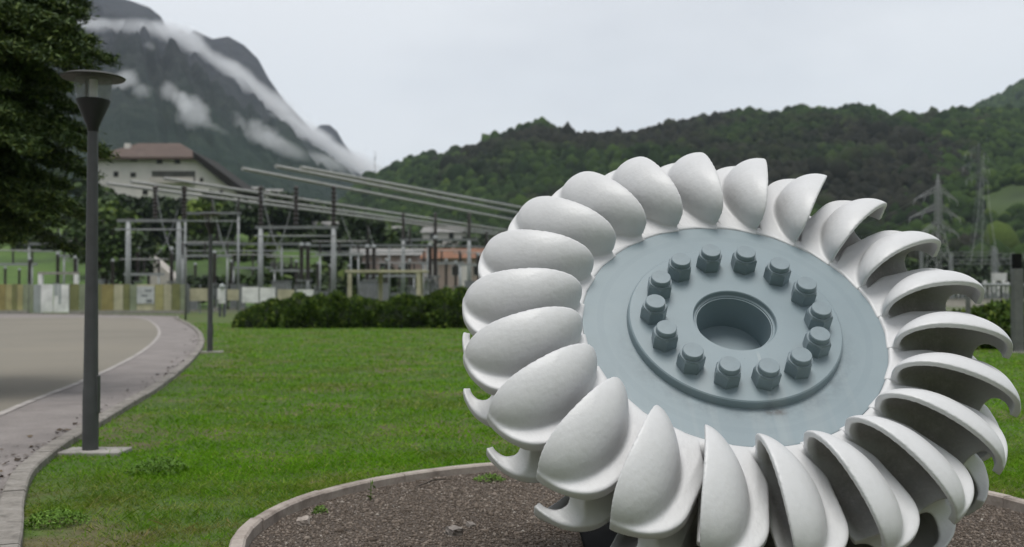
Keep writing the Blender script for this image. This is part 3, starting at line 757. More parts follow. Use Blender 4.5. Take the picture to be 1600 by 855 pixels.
# ------------------------------------------------------------------ juniper hedges
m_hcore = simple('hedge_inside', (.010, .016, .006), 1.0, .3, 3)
m_hedge = leafy('juniper_sprays', [(0, (.022, .046, .008)), (.4, (.055, .10, .014)), (.75, (.10, .165, .022)), (1, (.16, .215, .032))])
def hedge(name, label, pts, seed, cat='hedge', mat=m_hedge, dens=420, spr=.15):
    """pts: (x, y, half depth, height) along the hedge"""
    rg = np.random.default_rng(seed); root = empty(name, (pts[0][0], pts[0][1], 0)); tag(root, label, cat)
    o0 = np.array([pts[0][0], pts[0][1], 0.0]); Q = np.array(pts, float); core_v = []; P = []; na = 14; ns = 60
    for i in range(ns):
        t = i / (ns - 1) * (len(Q) - 1); j = min(int(t), len(Q) - 2); q = Q[j] + (Q[j + 1] - Q[j]) * (t - j)
        f = 1 + .30 * (vnoise(t * 3 + seed, 0) - .5) + .34 * (vnoise(t * 9, seed) - .5)
        for k in range(na):
            a = PI * k / (na - 1); x, z = math.cos(a), max(math.sin(a), 0) ** .7
            g = f * (1 + .26 * (float(vnoise(t * 7 + 5, k * .6)) - .5))
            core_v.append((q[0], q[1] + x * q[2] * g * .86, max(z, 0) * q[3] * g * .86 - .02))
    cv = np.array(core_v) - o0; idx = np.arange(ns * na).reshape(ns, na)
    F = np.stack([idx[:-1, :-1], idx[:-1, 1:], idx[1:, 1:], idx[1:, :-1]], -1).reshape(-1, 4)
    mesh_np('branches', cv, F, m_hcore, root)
    # sprays grow out of the core's faces
    a, b, c_, d_ = (cv[F[:, i]] for i in range(4)); N = np.cross(c_ - a, d_ - b); ar = np.linalg.norm(N, axis=1) / 2; N /= np.linalg.norm(N, axis=1)[:, None]
    ctrs = (a + b + c_ + d_) / 4; up = np.array([0, 0, .35])
    mid = np.c_[np.interp(ctrs[:, 0] + o0[0], Q[:, 0], Q[:, 0]), np.interp(ctrs[:, 0] + o0[0], Q[:, 0], Q[:, 1]), 0 * ctrs[:, 0]] - o0
    N *= np.sign(((ctrs - mid) * N).sum(1))[:, None]
    n = int(ar.sum() * dens); k = rg.choice(len(F), n, p=ar / ar.sum()); u, v = rg.random((2, n, 1))
    B0 = a[k] * (1 - u) * (1 - v) + b[k] * u * (1 - v) + c_[k] * u * v + d_[k] * (1 - u) * v
    clump = vnoise(B0[:, 0] * 1.8, B0[:, 2] * 3.2 + B0[:, 1] * 2)
    D = N[k] + up + rg.normal(0, .45, (n, 3)); D /= np.linalg.norm(D, axis=1)[:, None]
    Lg = (rg.uniform(.5, 1.5, n) * spr * (.35 + 1.5 * clump))[:, None]
    W = np.cross(D, rg.normal(size=(n, 3))); W /= np.linalg.norm(W, axis=1)[:, None]; W *= Lg * .24
    V = np.stack([B0 - W * .4, B0 + D * Lg * .6 - W, B0 + D * Lg, B0 + D * Lg * .55 + W], 1).reshape(-1, 3)
    mesh_np('foliage', V, np.arange(4 * n).reshape(-1, 4), mat, root)
g = lambda px, py: gp(px, py)
yb = g(560, 513).y
hx = lambda px: (px - 800) / FPX * (yb + 1.5)
hedge('juniper_hedge', 'long low dark green juniper hedge across the lawn, left of the turbine', [(hx(366), yb + 2, .5, .35), (hx(385), yb + 1.8, 1.5, .85), (hx(430), yb + 1.8, 1.9, 1.2), (hx(500), yb + 1.8, 2.0, 1.62), (hx(580), yb + 1.8, 2.0, 1.5), (hx(650), yb + 1.8, 2.0, 1.6), (hx(720), yb + 1.8, 2.0, 1.85), (hx(800), yb + 1.8, 2.0, 1.8), (hx(900), yb + 1.6, 1.6, 1.5)], 3)
yr = g(1550, 548).y
rx = lambda px: (px - 800) / FPX * (yr + 1.2)
hedge('juniper_hedge', 'loose dark green shrub hedge right of the turbine, behind the grey gate post', [(rx(1380), yr + 2.5, 1.2, .9), (rx(1480), yr + 2.3, 1.4, 1.05), (rx(1540), yr + 1.8, 1.4, 1.2), (rx(1600), yr + 1.8, 1.5, 1.15), (rx(1680), yr + 1.8, 1.6, 1.3), (rx(1800), yr + 1.8, 1.6, 1.1)], 9, spr=.2, dens=200)

# ------------------------------------------------------------------ grey gate post and rail on the right
m_gpost = simple('grey_painted_steel', (.13, .135, .13), .6, .2, 5)
m_galv = simple('galvanised_steel', (.30, .315, .32), .5, .15, 3)
m_galvd = simple('dull_galvanised_steel', (.20, .21, .215), .6, .2, 3)
gpst = gp(1590, 551); gate = empty('gate_post', gpst)
tag(gate, 'stout grey post with a level rail through it, on the lawn right of the turbine', 'post')
MB().box(-.125, .125, -.125, .125, .02, 2.30).build('post', m_gpost, gate, bevel=.01)
MB().box(-.10, .10, -.10, .10, 2.30, 2.72).build('post_cap', m_black, gate, bevel=.01)
MB().box(-.24, .24, -.24, .24, -.02, .03).build('footing', m_conc, gate, bevel=.008)
MB().tube([(-1.35, .16, 1.86), (4, .16, 1.86)], .042, 10).build('rail', m_galv, gate)
MB().box(-1.33, -1.23, .115, .205, -.02, 1.82).build('rail_support', m_gpost, gate)

# ------------------------------------------------------------------ boundary fence of coloured boards
def fp(px, Y=86.0): return (px - 800) / FPX * Y
YF = 86.0
fence = empty('boundary_fence', (fp(180), YF, 0))
tag(fence, 'boundary fence of yellow, olive and cream boards at the far end of the court', 'fence')
bcol = {'mustard': (.29, .245, .095), 'straw': (.37, .34, .16), 'olive': (.19, .195, .08), 'sage': (.24, .27, .18), 'cream': (.46, .43, .30), 'grey': (.36, .39, .39), 'white': (.78, .78, .77)}
bm_ = {k: simple('board_' + k, c, .75, .22, 1.2) for k, c in bcol.items()}
bd = [(-140, -90, 'olive'), (-90, -40, 'cream'), (-40, -8, 'mustard'), (-8, 9, 'mustard'), (9, 19, 'straw'), (19, 27, 'olive'), (27, 36, 'straw'), (36, 45, 'sage'), (109, 124, 'olive'), (124, 150, 'sage'), (150, 158, 'olive'), (158, 178, 'mustard'), (178, 193, 'cream'), (193, 203, 'olive'), (203, 214, 'sage'), (242, 256, 'straw'), (256, 268, 'cream'), (268, 282, 'olive'), (282, 292, 'sage')]
# boards between 214 and 242 carry a white poster
bd.append((214, 242, 'cream'))
for a_, b_, c_ in bd:
    x0, x1 = fp(a_) - fp(180), fp(b_) - fp(180); h_ = 2.42 + (.04 if c_ == 'olive' else 0)
    o = MB().box(x0 + .02, x1 - .02, -.03, .03, .05, h_).build('board', bm_[c_], fence)
    o['label'] = c_ + ' fence board'
for px in (-140, -40, 45, 109, 203, 256, 292):
    MB().box(fp(px) - fp(180) - .07, fp(px) - fp(180) + .07, .032, .17, 0, 2.5).build('fence_post', m_galvd, fence)
MB().box(fp(-140) - fp(180), fp(45) - fp(180), -.12, -.031, 0, .28).build('plinth', m_conc, fence)
MB().box(fp(109) - fp(180), fp(292) - fp(180), -.12, -.031, 0, .28).build('plinth', m_conc, fence)
pst = empty('poster', (fp(228), YF - .06, 1.55)); tag(pst, 'white poster with grey blotches on the cream fence boards', 'poster')
MB().box(-.72, .72, -.015, .015, -.72, .72).build('poster_sheet', simple('poster_white', (.52, .53, .54), .6, .25, 1.6), pst)
m_blot = simple('poster_grey', (.16, .17, .18), .7, .3, 2)
for x0, x1, z0, z1 in ((-.05, .5, .28, .42), (-.35, .15, -.15, 0), (.1, .55, -.62, -.38)): MB().box(x0, x1, -.019, -.016, z0, z1).build('poster_print', m_blot, pst)
# white double gate between two pillars
gt = empty('entrance_gate', (fp(80), YF, 0)); tag(gt, 'white double gate in the fence between two pale pillars', 'gate')
for x0, x1, mm_ in ((46, 53, 'sage'), (53, 64, 'grey')): MB().box(fp(x0) - fp(80), fp(x1) - fp(80) - .02, -.03, .03, .08, 2.4).build('side_panel', bm_[mm_], gt)
for x0, x1 in ((64, 83), (84, 108)):
    lf = MB().box(fp(x0) - fp(80) + .01, fp(x1) - fp(80) - .01, -.03, .03, .12, 2.42).build('gate_leaf', bm_['white'], gt)
    if x0 == 84:
        MB().box(fp(85) - fp(80), fp(91) - fp(80), -.05, -.031, 1.5, 2.4).build('grille', bm_['grey'], lf); MB().box(fp(92) - fp(80), fp(96) - fp(80), -.05, -.031, .8, 2.4).build('grille', bm_['grey'], lf)
for px in (62, 118): MB().box(fp(px) - fp(80) - .17, fp(px) - fp(80) + .17, .05, .35, 0, 3.25).build('pillar', bm_['white'], gt)
MB().box(fp(58) - fp(80), fp(122) - fp(80), .08, .32, 3.25, 3.45).build('lintel', m_conc, gt)
# lower fence with pale banners, continuing right
low = empty('banner_fence', (fp(340), YF + .5, 0)); tag(low, 'wire fence hung with pale cream banners, left of and behind the hedge', 'fence')
for px in (293, 310, 330, 350, 372, 400, 430, 460, 490, 520):
    MB().box(fp(px) - fp(340) - .05, fp(px) - fp(340) + .05, -.05, .05, 0, 2.4).build('fence_post', m_galvd, low)
for a_, b_, z0, z1, c_ in ((294, 322, 1.05, 2.1, 'cream'), (353, 371, 1.1, 2.0, 'cream'), (376, 402, .9, 2.2, 'white'), (404, 428, .9, 2.15, 'white'), (432, 458, .9, 2.0, 'cream'), (462, 488, .9, 2.0, 'white')):
    MB().box(fp(a_) - fp(340), fp(b_) - fp(340), -.075, -.055, z0, z1).build('banner', bm_[c_], low)
for z in (.6, 1.2, 1.8, 2.35): MB().bar((fp(293) - fp(340), 0, z), (fp(520) - fp(340), 0, z), .02).build('wire', m_galvd, low)
# white panel figure by the fence
wp = empty('information_board', (fp(347, 74), 74, 0)); tag(wp, 'white upright board with a small round top on dark legs, right of the far lamp', 'information board')
MB().box(-.26, .22, -.05, .05, .95, 2.0).build('panel', bm_['white'], wp, bevel=.02)
MB().box(-.30, -.02, -.09, -.051, 1.2, 2.05).build('side_sheet', bm_['white'], wp)
MB().lathe([(0, 2.0), (.20, 2.05), (.22, 2.18), (.14, 2.32), (0, 2.36)], 16).build('round_top', bm_['grey'], wp)
for x in (-.14, .16): MB().box(x - .08, x + .08, -.06, .06, 0, .95).build('leg', simple('dark_grey_paint', (.07, .075, .085), .6), wp)

# ------------------------------------------------------------------ switchyard
m_ins = simple('brown_porcelain', (.030, .022, .020), .35, .3, 4)
m_tube = simple('aluminium_tube', (.34, .34, .335), .45, .12, 2)
def ribbed(mb, x, y, z0, z1, r=.15, n=9):
    prof = [(r * .55, z0)]
    for k in range(n):
        a = z0 + (z1 - z0) * k / n; h = (z1 - z0) / n
        prof += [(r * .6, a + h * .15), (r, a + h * .45), (r, a + h * .6), (r * .6, a + h * .95)]
    return mb.lathe([(0, z0)] + prof + [(r * .55, z1), (0, z1)], 10, loc=(x, y, 0))
def gantry(label, Y, posts, beam, zb, ins, zt, dY=0.0, ri=.26, w=.56):
    """posts, ins: photo columns; the beam runs between two columns at height zb"""
    X = lambda px: (px - 800) / FPX * Y
    c = X(sum(posts) / len(posts)); r = empty('bus_gantry', (c, Y, 0)); tag(r, label, 'bus gantry', 'steel gantries of the switchyard')
    yy = lambda px: dY * (px - posts[0]) / max(posts[-1] - posts[0], 1)
    for p in posts: MB().tube([(X(p) - c, yy(p), -.1), (X(p) - c, yy(p), zb)], [w / 2, w / 2 * .8], 10).build('post', m_galv, r)
    MB().bar((X(beam[0]) - c, yy(beam[0]), zb + .12), (X(beam[1]) - c, yy(beam[1]), zb + .12), .34, .26).build('beam', m_galvd, r)
    for k, p in enumerate(ins):
        ribbed(MB(), X(p) - c, yy(p), zb + .25, zt, ri).build('insulator', m_ins, r)
        a_ = Vector((X(p) - c, yy(p), zt)); b_ = Vector((X(p) - c + 2.2 * (-1) ** k + .6, -3.5 + k, 5.0)); MB().tube([a_.lerp(b_, q / 8) + Vector((0, 0, -1.1 * 4 * q / 8 * (1 - q / 8))) for q in range(9)], .032, 5).build('dropper_wire', m_galvd, r)
    MB().tube([(X(beam[0]) - c, -.5, zb - .7), (X(beam[1]) - c, -.5, zb - .7)], .07, 6).build('lower_conductor', m_galv, r)
    return r
zt = 11.45
gantry('nearest steel gantry in the switchyard, with three tall dark insulators on its beam', 95, (407, 521), (399, 527), 7.6, (407, 462, 521), 11.5)
MBp = gantry('second steel gantry behind the hedge, half way along the upper bus tubes', 128, (630, 733), (624, 746), 8.2, (630, 680, 733), 11.6)
gantry('far steel gantry just left of the turbine', 165, (742, 795), (736, 800), 9.0, (760, 781, 795), 11.5, w=.4)
gantry('left steel gantry below the big white house', 92, (200, 279), (183, 290), 8.0, (242, 287), 11.2)
gantry('steel gantry with thin post behind the left gantry', 104, (289, 372), (284, 376), 9.6, (331, 372), 11.3, w=.3, ri=.12)
for i, (lab, Y, posts, beam, zb, ins) in enumerate((
        ('low steel gantry spanning behind the nearest gantry', 118, (285, 372, 440, 480), (280, 486), 7.2, (340, 425)),
        ('low steel gantry spanning in front of the orange roofed house', 126, (548, 608, 668), (482, 672), 7.4, (575, 640)),
        ('low steel gantry at the left, over the white gate', 112, (45, 120, 196), (30, 205), 6.9, (90, 150)))):
    gantry(lab, Y, posts, beam, zb, ins, zb + 2.4, w=.28, ri=.13)
# tubular busbars, each resting on insulators of two gantries
def busbar(label, p0, p1, z=11.6, r=.15):
    def hz(px, py): return gp(px, py, z)
    a, b = hz(*p0), hz(*p1); mid = (a + b) / 2
    o = MB().tube([a - mid, b - mid], r, 10).build('busbar', m_tube); o.location = mid
    return tag(o, label, 'busbar', 'aluminium bus tubes')
busbar('topmost aluminium bus tube, ending at the third insulator of the nearest gantry', (470, 262), (860, 333))
busbar('second aluminium bus tube from the top, starting left of the middle insulator', (431, 260), (850, 341))
busbar('third aluminium bus tube from the top, starting left of the first insulator', (379, 264), (840, 351), 11.55)
busbar('lowest aluminium bus tube passing below the white house', (168, 287), (800, 370), 11.5)
busbar('aluminium bus tube crossing the wall of the white house, highest of the lower three', (256, 279), (812, 363), 11.6)
busbar('middle aluminium bus tube of the three below the white house', (205, 284), (806, 367), 11.55)
# apparatus: ribbed insulator columns on steel stands
proto_col = None
cols = [(8, 118, .9), (46, 104, 1.0), (90, 110, 1.15), (117, 100, 1.0), (160, 116, 1.2), (176, 101, .95), (215, 108, 1.25), (232, 122, 1.0), (268, 104, 1.2), (335, 100, 1.1), (361, 112, 1.0), (425, 120, 1.0), (463, 112, 1.0), (471, 101, 1.25), (481, 101, 1.25), (497, 118, 1.0), (516, 110, .9), (574, 116, 1.35), (584, 116, 1.35), (604, 122, 1.1), (640, 125, 1.1), (672, 112, 1.35), (680, 112, 1.5), (697, 124, 1.1), (712, 130, 1.1), (748, 120, 1.2), (757, 120, 1.2), (30, 126, .9), (137, 124, 1.0), (305, 122, 1.0), (395, 124, .9), (545, 128, 1.0), (624, 130, 1.0)]
order = {k: i for i, k in enumerate(sorted(range(len(cols)), key=lambda i: cols[i][0]))}
words = 'first second third fourth fifth sixth seventh eighth ninth tenth eleventh twelfth thirteenth fourteenth fifteenth sixteenth seventeenth eighteenth nineteenth twentieth'.split() + ['twenty-' + w for w in 'first second third fourth fifth sixth seventh eighth ninth'.split()] + ['thirtieth', 'thirty-first', 'thirty-second', 'thirty-third']
for i, (px, Y, s) in enumerate(cols):
    if proto_col is None:
        r = empty('insulator_column'); MB().box(-.35, .35, -.35, .35, 0, .3).build('plinth', m_conc, r)
        st_ = MB()
        for sx_ in (-1, 1):
            for sy_ in (-1, 1): st_.bar((sx_ * .22, sy_ * .22, .3), (sx_ * .16, sy_ * .16, 2.3), .07)
        st_.bar((-.22, -.22, .4), (.17, -.17, 2.2), .05); st_.bar((.22, .22, .4), (-.17, .17, 2.2), .05); st_.box(-.3, .3, -.3, .3, 2.3, 2.42)
        st_.build('stand', m_galvd, r)
        ribbed(MB(), 0, 0, 2.43, 5.0, .20, 12).build('insulator', m_ins, r); MB().lathe([(0, 5.0), (.16, 5.0), (.2, 5.1), (.12, 5.3), (0, 5.32)], 12).build('cap', m_galv, r)
        proto_col = r
    else: r = copy_tree(proto_col)
    r.location = ((px - 800) / FPX * Y, Y, 0); r.scale = (s, s, s); r.rotation_euler.z = i * .7
    tag(r, 'dark ribbed insulator column on a steel stand, %s from the left in the switchyard' % words[order[i]], 'insulator column', 'insulator columns of the switchyard')
# grey switch cabinets low in the yard
pc = None
cabs = [(150, 100), (252, 98), (300, 100), (372, 106), (440, 104), (486, 100), (506, 103), (575, 106), (598, 104), (622, 107), (655, 104), (735, 110)]
for i, (px, Y) in enumerate(cabs):
    if pc is None:
        r = empty('switch_cabinet'); MB().box(-.7, .7, -.4, .4, .15, 2.1).build('cabinet_body', m_galv, r, bevel=.03); MB().box(-.62, -.02, -.43, -.402, .3, 2.0).build('door', m_galvd, r); MB().box(.02, .62, -.43, -.402, .3, 2.0).build('door', m_galvd, r)
        MB().box(-.75, .75, -.45, .45, 0, .15).build('plinth', m_conc, r); MB().box(-.78, .78, -.46, .46, 2.1, 2.18).build('lid', m_galvd, r); pc = r
    else: r = copy_tree(pc)
    r.location = ((px - 800) / FPX * Y, Y, 0); s = 1 + .25 * math.sin(i * 2.1); r.scale = (s, s, 1.1 + .3 * math.cos(i * 1.7)); r.rotation_euler.z = .2 * math.sin(i)
    tag(r, 'grey two door switch cabinet in the yard, %s of twelve from the left' % words[i], 'cabinet', 'switch cabinets')
frm = None
for i, (px, Y, wpx) in enumerate([(20, 108, 60), (135, 106, 70), (225, 100, 46), (320, 110, 70), (395, 114, 60), (455, 108, 52), (530, 112, 60), (612, 116, 70), (690, 118, 56), (745, 126, 50)]):
    r = empty('bus_support', ((px - 800) / FPX * Y, Y, 0)); w = wpx / FPX * Y; h = 4.6 + 1.2 * math.sin(i * 2.4)
    for s_ in (-1, 1): MB().tube([(s_ * w / 2, 0, 0), (s_ * w / 2, 0, h)], .10, 8).build('post', m_galv, r)
    MB().box(-w / 2 - .5, w / 2 + .5, -.12, .12, h, h + .24).build('beam', m_galv, r)
    for k in range(3):
        q = ribbed(MB(), -w / 2 + w * k / 2, 0, h + .25, h + 1.5, .13, 6).build('insulator', m_ins, r)
    MB().tube([(-w / 2 - .9, 0, h + 1.56), (w / 2 + .9, 0, h + 1.56)], .06, 8).build('conductor', m_tube, r)
    tag(r, 'low two post bus support with three short insulators, %s of ten from the left' % words[i], 'bus support', 'low bus supports of the switchyard')
# thin pole left of the far lamp
tp = empty('thin_pole', gp(290, 500)); tag(tp, 'thin dark pole between the path end and the far lamp', 'pole')
MB().tube([(0, 0, 0), (0, 0, 4.6)], [.07, .05], 8).build('pole', m_gpost, tp); MB().lathe([(0, 4.6), (.09, 4.62), (.07, 4.75), (0, 4.78)], 10).build('pole_cap', m_black, tp)

# cream canopy in front of the yard
Yc = 92; X = lambda px, Y=Yc: (px - 800) / FPX * Y
cn = empty('canopy', (X(602), Yc, 0)); tag(cn, 'cream flat roofed canopy on pale posts behind the hedge', 'canopy')
MB().box(X(543) - X(602), X(668) - X(602), -1.4, 1.4, 3.5, 3.72).build('roof', bm_['cream'], cn, bevel=.02)
for px, y in ((550, -1.2), (656, -1.2), (592, 1.2), (655.9, 1.2)): MB().box(X(px) - X(602) - .17, X(px) - X(602) + .17, y - .15, y + .15, 0, 3.5).build('post', bm_['cream'], cn)

# ------------------------------------------------------------------ buildings
m_wallw = simple('white_render', (.70, .665, .62), .9, .12, .25)
m_walls = simple('stained_render', (.52, .48, .44), .9, .2, .3)
mt = Mat('roof_tiles'); n1 = mt.noise(.5, 5, .7); n2 = mt.noise(5, 3, .7)
mt.color(mt.mix(.7, mt.ramp(n1, [(.3, (.085, .060, .050)), (.6, (.118, .084, .070)), (.75, (.16, .12, .105))]), mt.ramp(n2, [(.3, (.6, .6, .6)), (.7, (1.3, 1.3, 1.3))]), 'MULTIPLY')).set(Roughness=.9); m_tile = mt.m
mt = Mat('orange_roof_tiles'); n2 = mt.noise(4, 3, .7); mt.color(mt.ramp(n2, [(.3, (.20, .095, .055)), (.7, (.28, .145, .09))])).set(Roughness=.9); m_tile2 = mt.m
m_dark = simple('dark_opening', (.012, .012, .014), .3, .3)
m_eave = simple('dark_eaves', (.014, .012, .010), .9, .3)
m_greyroof = simple('grey_roof', (.22, .215, .205), .8, .2, .6)
YH = 225.0
hp = lambda px, py: ((px - 800) / FPX * YH, EYE + (460 - py) / FPX * YH)
hx0 = hp(270, 300)[0]; house = empty('hillside_house', (hx0, YH, hp(270, 318)[1] - 3)); hz0 = house.location.z
tag(house, 'large white house with brown tiled roof on the slope below the mountain', 'house')
def P2(px, py): x, z = hp(px, py); return x - hx0, z - hz0
def facade(pts, y0, y1, name, m, parent, bev=0):
    q = [P2(*p) for p in pts]; n = len(q)
    v = [(x, y0, z) for x, z in q] + [(x, y1, z) for x, z in q]
    mb = MB().add(v, [tuple(range(n)), tuple(range(n, 2 * n))[::-1]] + [(i, n + i, n + (i + 1) % n, (i + 1) % n) for i in range(n)])
    return mb.build(name, m, parent)
facade([(150, 340), (150, 246), (306, 246), (374, 294), (374, 340)], 0, 15, 'wall', m_wallw, house)
# hip roof over the main block, dark sloping eave over the right wing
ax0, az0_ = P2(140, 246); ax1, _ = P2(312, 246); rx0, rz = P2(196, 227); rx1, _ = P2(262, 227); lt = .5
v = [(ax0, -1.4, az0_), (ax1, -1.4, az0_), (ax1, 16.4, az0_), (ax0, 16.4, az0_), (rx0, 7.5, rz + 1.6), (rx1, 7.5, rz + 1.6)]
v += [(x, y, z - lt) for x, y, z in v[:4]]
rf = MB().add(v, [(0, 1, 5, 4), (1, 2, 5), (2, 3, 4, 5), (3, 0, 4), (0, 6, 7, 1), (1, 7, 8, 2), (2, 8, 9, 3), (3, 9, 6, 0), (6, 9, 8, 7)]).build('roof', m_tile, house)
cx_, cz = P2(186, 238); MB().box(cx_ - .6, cx_ + .6, 4, 5.2, cz - .5, cz + 2.6).build('chimney', m_wallw, rf)
facade([(303, 237), (304, 248), (373, 304), (385, 297)], -1.5, 16.5, 'wing_roof', m_eave, house)
for (px, py, w, h) in ((208, 247.5, 10, 8), (248, 251, 9, 9), (276, 251, 9, 9), (207, 273, 8, 7), (314, 281, 5, 6), (345, 300, 5, 6), (226, 300, 8, 8), (180, 272, 7, 8)):
    x0, z0 = P2(px - w / 2, py + h / 2); x1, z1 = P2(px + w / 2, py - h / 2)
    f_ = MB().box(x0 - .12, x1 + .12, -.05, -.004, z0 - .12, z1 + .12).build('window', m_walls, house); MB().box(x0, x1, -.07, -.052, z0, z1).build('pane', m_dark, f_)
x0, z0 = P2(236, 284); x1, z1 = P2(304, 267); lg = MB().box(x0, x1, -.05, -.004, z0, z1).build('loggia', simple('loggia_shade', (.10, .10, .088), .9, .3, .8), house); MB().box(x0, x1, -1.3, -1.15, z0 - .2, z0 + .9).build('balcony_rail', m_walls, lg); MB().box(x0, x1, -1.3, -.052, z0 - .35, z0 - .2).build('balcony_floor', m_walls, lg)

def small_house(label, px, py_base, Y, w, d, h, rh, mw_, mr_, rz=0.0, cat='house', nwin=3, name='village_house'):
    x = (px - 800) / FPX * Y; z = EYE + (460 - py_base) / FPX * Y
    r = empty(name, (x, Y, z), rz); tag(r, label, cat)
    MB().box(-w / 2, w / 2, 0, d, -3, h).build('wall', mw_, r)
    o_ = .5; v = [(-w / 2 - o_, -o_, h), (w / 2 + o_, -o_, h), (w / 2 + o_, d + o_, h), (-w / 2 - o_, d + o_, h), (-w / 2 - o_, d / 2, h + rh), (w / 2 + o_, d / 2, h + rh)]
    MB().add(v, [(0, 1, 5, 4), (2, 3, 4, 5), (1, 2, 5), (3, 0, 4), (0, 3, 2, 1)]).build('roof', mr_, r)
    for k in range(nwin):
        xx = -w / 2 + w * (k + .5) / nwin; f_ = MB().box(xx - .65, xx + .65, -.05, -.004, h * .35, h * .35 + 1.5).build('window', m_walls, r); MB().box(xx - .52, xx + .52, -.07, -.052, h * .35 + .12, h * .35 + 1.38).build('pane', m_dark, f_)
    return r
oh = small_house('low house with an orange tiled roof and white front behind the switchyard', 712, 446, 150, 9.5, 8, 3.9, 1.6, simple('pink_render', (.42, .33, .28), .9, .12, .4), m_tile2, -.12)
for xx in (-3.6, 1.6): MB().box(xx - .75, xx + .75, -.35, -.06, -1, 3.0).build('pilaster', m_wallw, oh)
small_house('pale pink low building with grey roof behind the cream canopy', 632, 440, 158, 16, 8, 4.0, 1.2, simple('rose_render', (.40, .31, .27), .9, .15, .4), m_greyroof, .05, 'building', 5, 'long_building')
small_house('grey roofed farm shed on the green slope above the nearest gantry', 497, 371, 215, 10, 9, 2.0, 1.6, m_walls, m_greyroof, .1, 'shed', 2, 'farm_shed')
small_house('small pale house on the slope right of the second gantry', 690, 379, 240, 9, 8, 2.3, 1.6, m_wallw, m_greyroof, -.1, 'house', 2)
small_house('pale grey roofed house on the slope above the second gantry', 594, 374, 250, 11, 9, 1.8, 1.7, m_walls, m_greyroof, .15, 'house', 2)
small_house('tiny white house on the slope, left one of the pair beside the large white house', 394, 308, 330, 5, 5, 2.6, 1.0, m_wallw, m_greyroof, 0, 'house', 2)
small_house('tiny white house on the slope, right one of the pair beside the large white house', 424, 310, 345, 6, 5, 2.4, 1.0, m_wallw, m_greyroof, .1, 'house', 2)
# pale retaining wall on the slope
rwl = empty('retaining_wall', (X(250, 122), 122, 0)); tag(rwl, 'pale sloping retaining wall between gantry posts below the slope', 'wall')
MB().add([(-1.4, 0, 0), (3.2, 0, 0), (3.2, 0, 2.2), (-1.6, 0, 6.4), (-1.4, 3, 0), (3.2, 3, 0), (3.2, 3, 2.2), (-1.6, 3, 6.4)], [(0, 1, 2, 3), (7, 6, 5, 4), (0, 4, 5, 1), (1, 5, 6, 2), (2, 6, 7, 3), (3, 7, 4, 0)]).build('wall', m_walls, rwl)

# ------------------------------------------------------------------ trees on the slope and behind the yard
tl = [(160, 352, 104, 12.5, 4.6, 'm'), (192, 350, 112, 11, 3.9, 'd'), (150, 375, 150, 9, 4.5, 'm'), (176, 352, 168, 10, 5, 'l'), (196, 335, 185, 9, 5, 'd'), (222, 343, 180, 8, 4.5, 'd'), (252, 345, 185, 9, 5.5, 'd'), (283, 352, 180, 8, 5, 'd'), (312, 350, 178, 9, 4.5, 'l'), (338, 345, 185, 9, 5, 'm'), (362, 352, 180, 8, 5, 'm'), (388, 365, 172, 9, 5, 'd'), (408, 380, 160, 6, 3, 'l'), (445, 372, 190, 9, 6, 'd'), (476, 362, 215, 8, 6, 'd'), (530, 385, 165, 9, 5, 'd'), (560, 388, 175, 10, 6, 'd'), (590, 392, 180, 9, 6, 'm'), (630, 372, 250, 11, 8, 'd'), (660, 392, 200, 8, 5, 'm'), (725, 380, 240, 11, 8, 'd'), (760, 395, 220, 9, 7, 'd'), (800, 400, 220, 9, 7, 'm'), (120, 300, 260, 10, 6, 'd'), (70, 330, 215, 11, 6, 'd'), (20, 350, 200, 12, 7, 'd'), (140, 330, 205, 10, 6, 'm'), (440, 330, 300, 12, 9, 'd'), (500, 335, 320, 12, 10, 'm'), (545, 345, 330, 12, 10, 'd'), (600, 350, 350, 12, 10, 'm'), (650, 355, 350, 12, 10, 'd'), (700, 358, 340, 12, 10, 'd'), (335, 470 - 50, 112, 4.5, 3.0, 'd'), (365, 425, 115, 4, 2.6, 'm'), (416, 430, 112, 4.5, 3, 'm'), (300, 425, 118, 4, 2.6, 'd')]
kinds = {'d': (m_leaf_dark, 'dark green'), 'm': (m_leaf_mid, 'mid green'), 'l': (m_leaf_lime, 'bright yellow-green')}
oi = {k: i for i, k in enumerate(sorted(range(len(tl)), key=lambda i: tl[i][0]))}
words += ['forty-zz'][:0] + ['thirty-' + w for w in 'fourth fifth sixth seventh eighth ninth'.split()] + ['fortieth', 'forty-first', 'forty-second']
for i, (px, py, Y, h, r, k) in enumerate(tl):
    x = (px - 800) / FPX * Y; z = float(z_slope(np.array([x]), np.array([float(Y)]))[0]) - .2
    broadleaf(x, Y, z, h, r, kinds[k][0], '%s tree on the slope, %s from the left' % (kinds[k][1], words[oi[i]]), 40 + i, 1300, 'trees on the slope behind the switchyard', .30 if Y < 130 else .5)

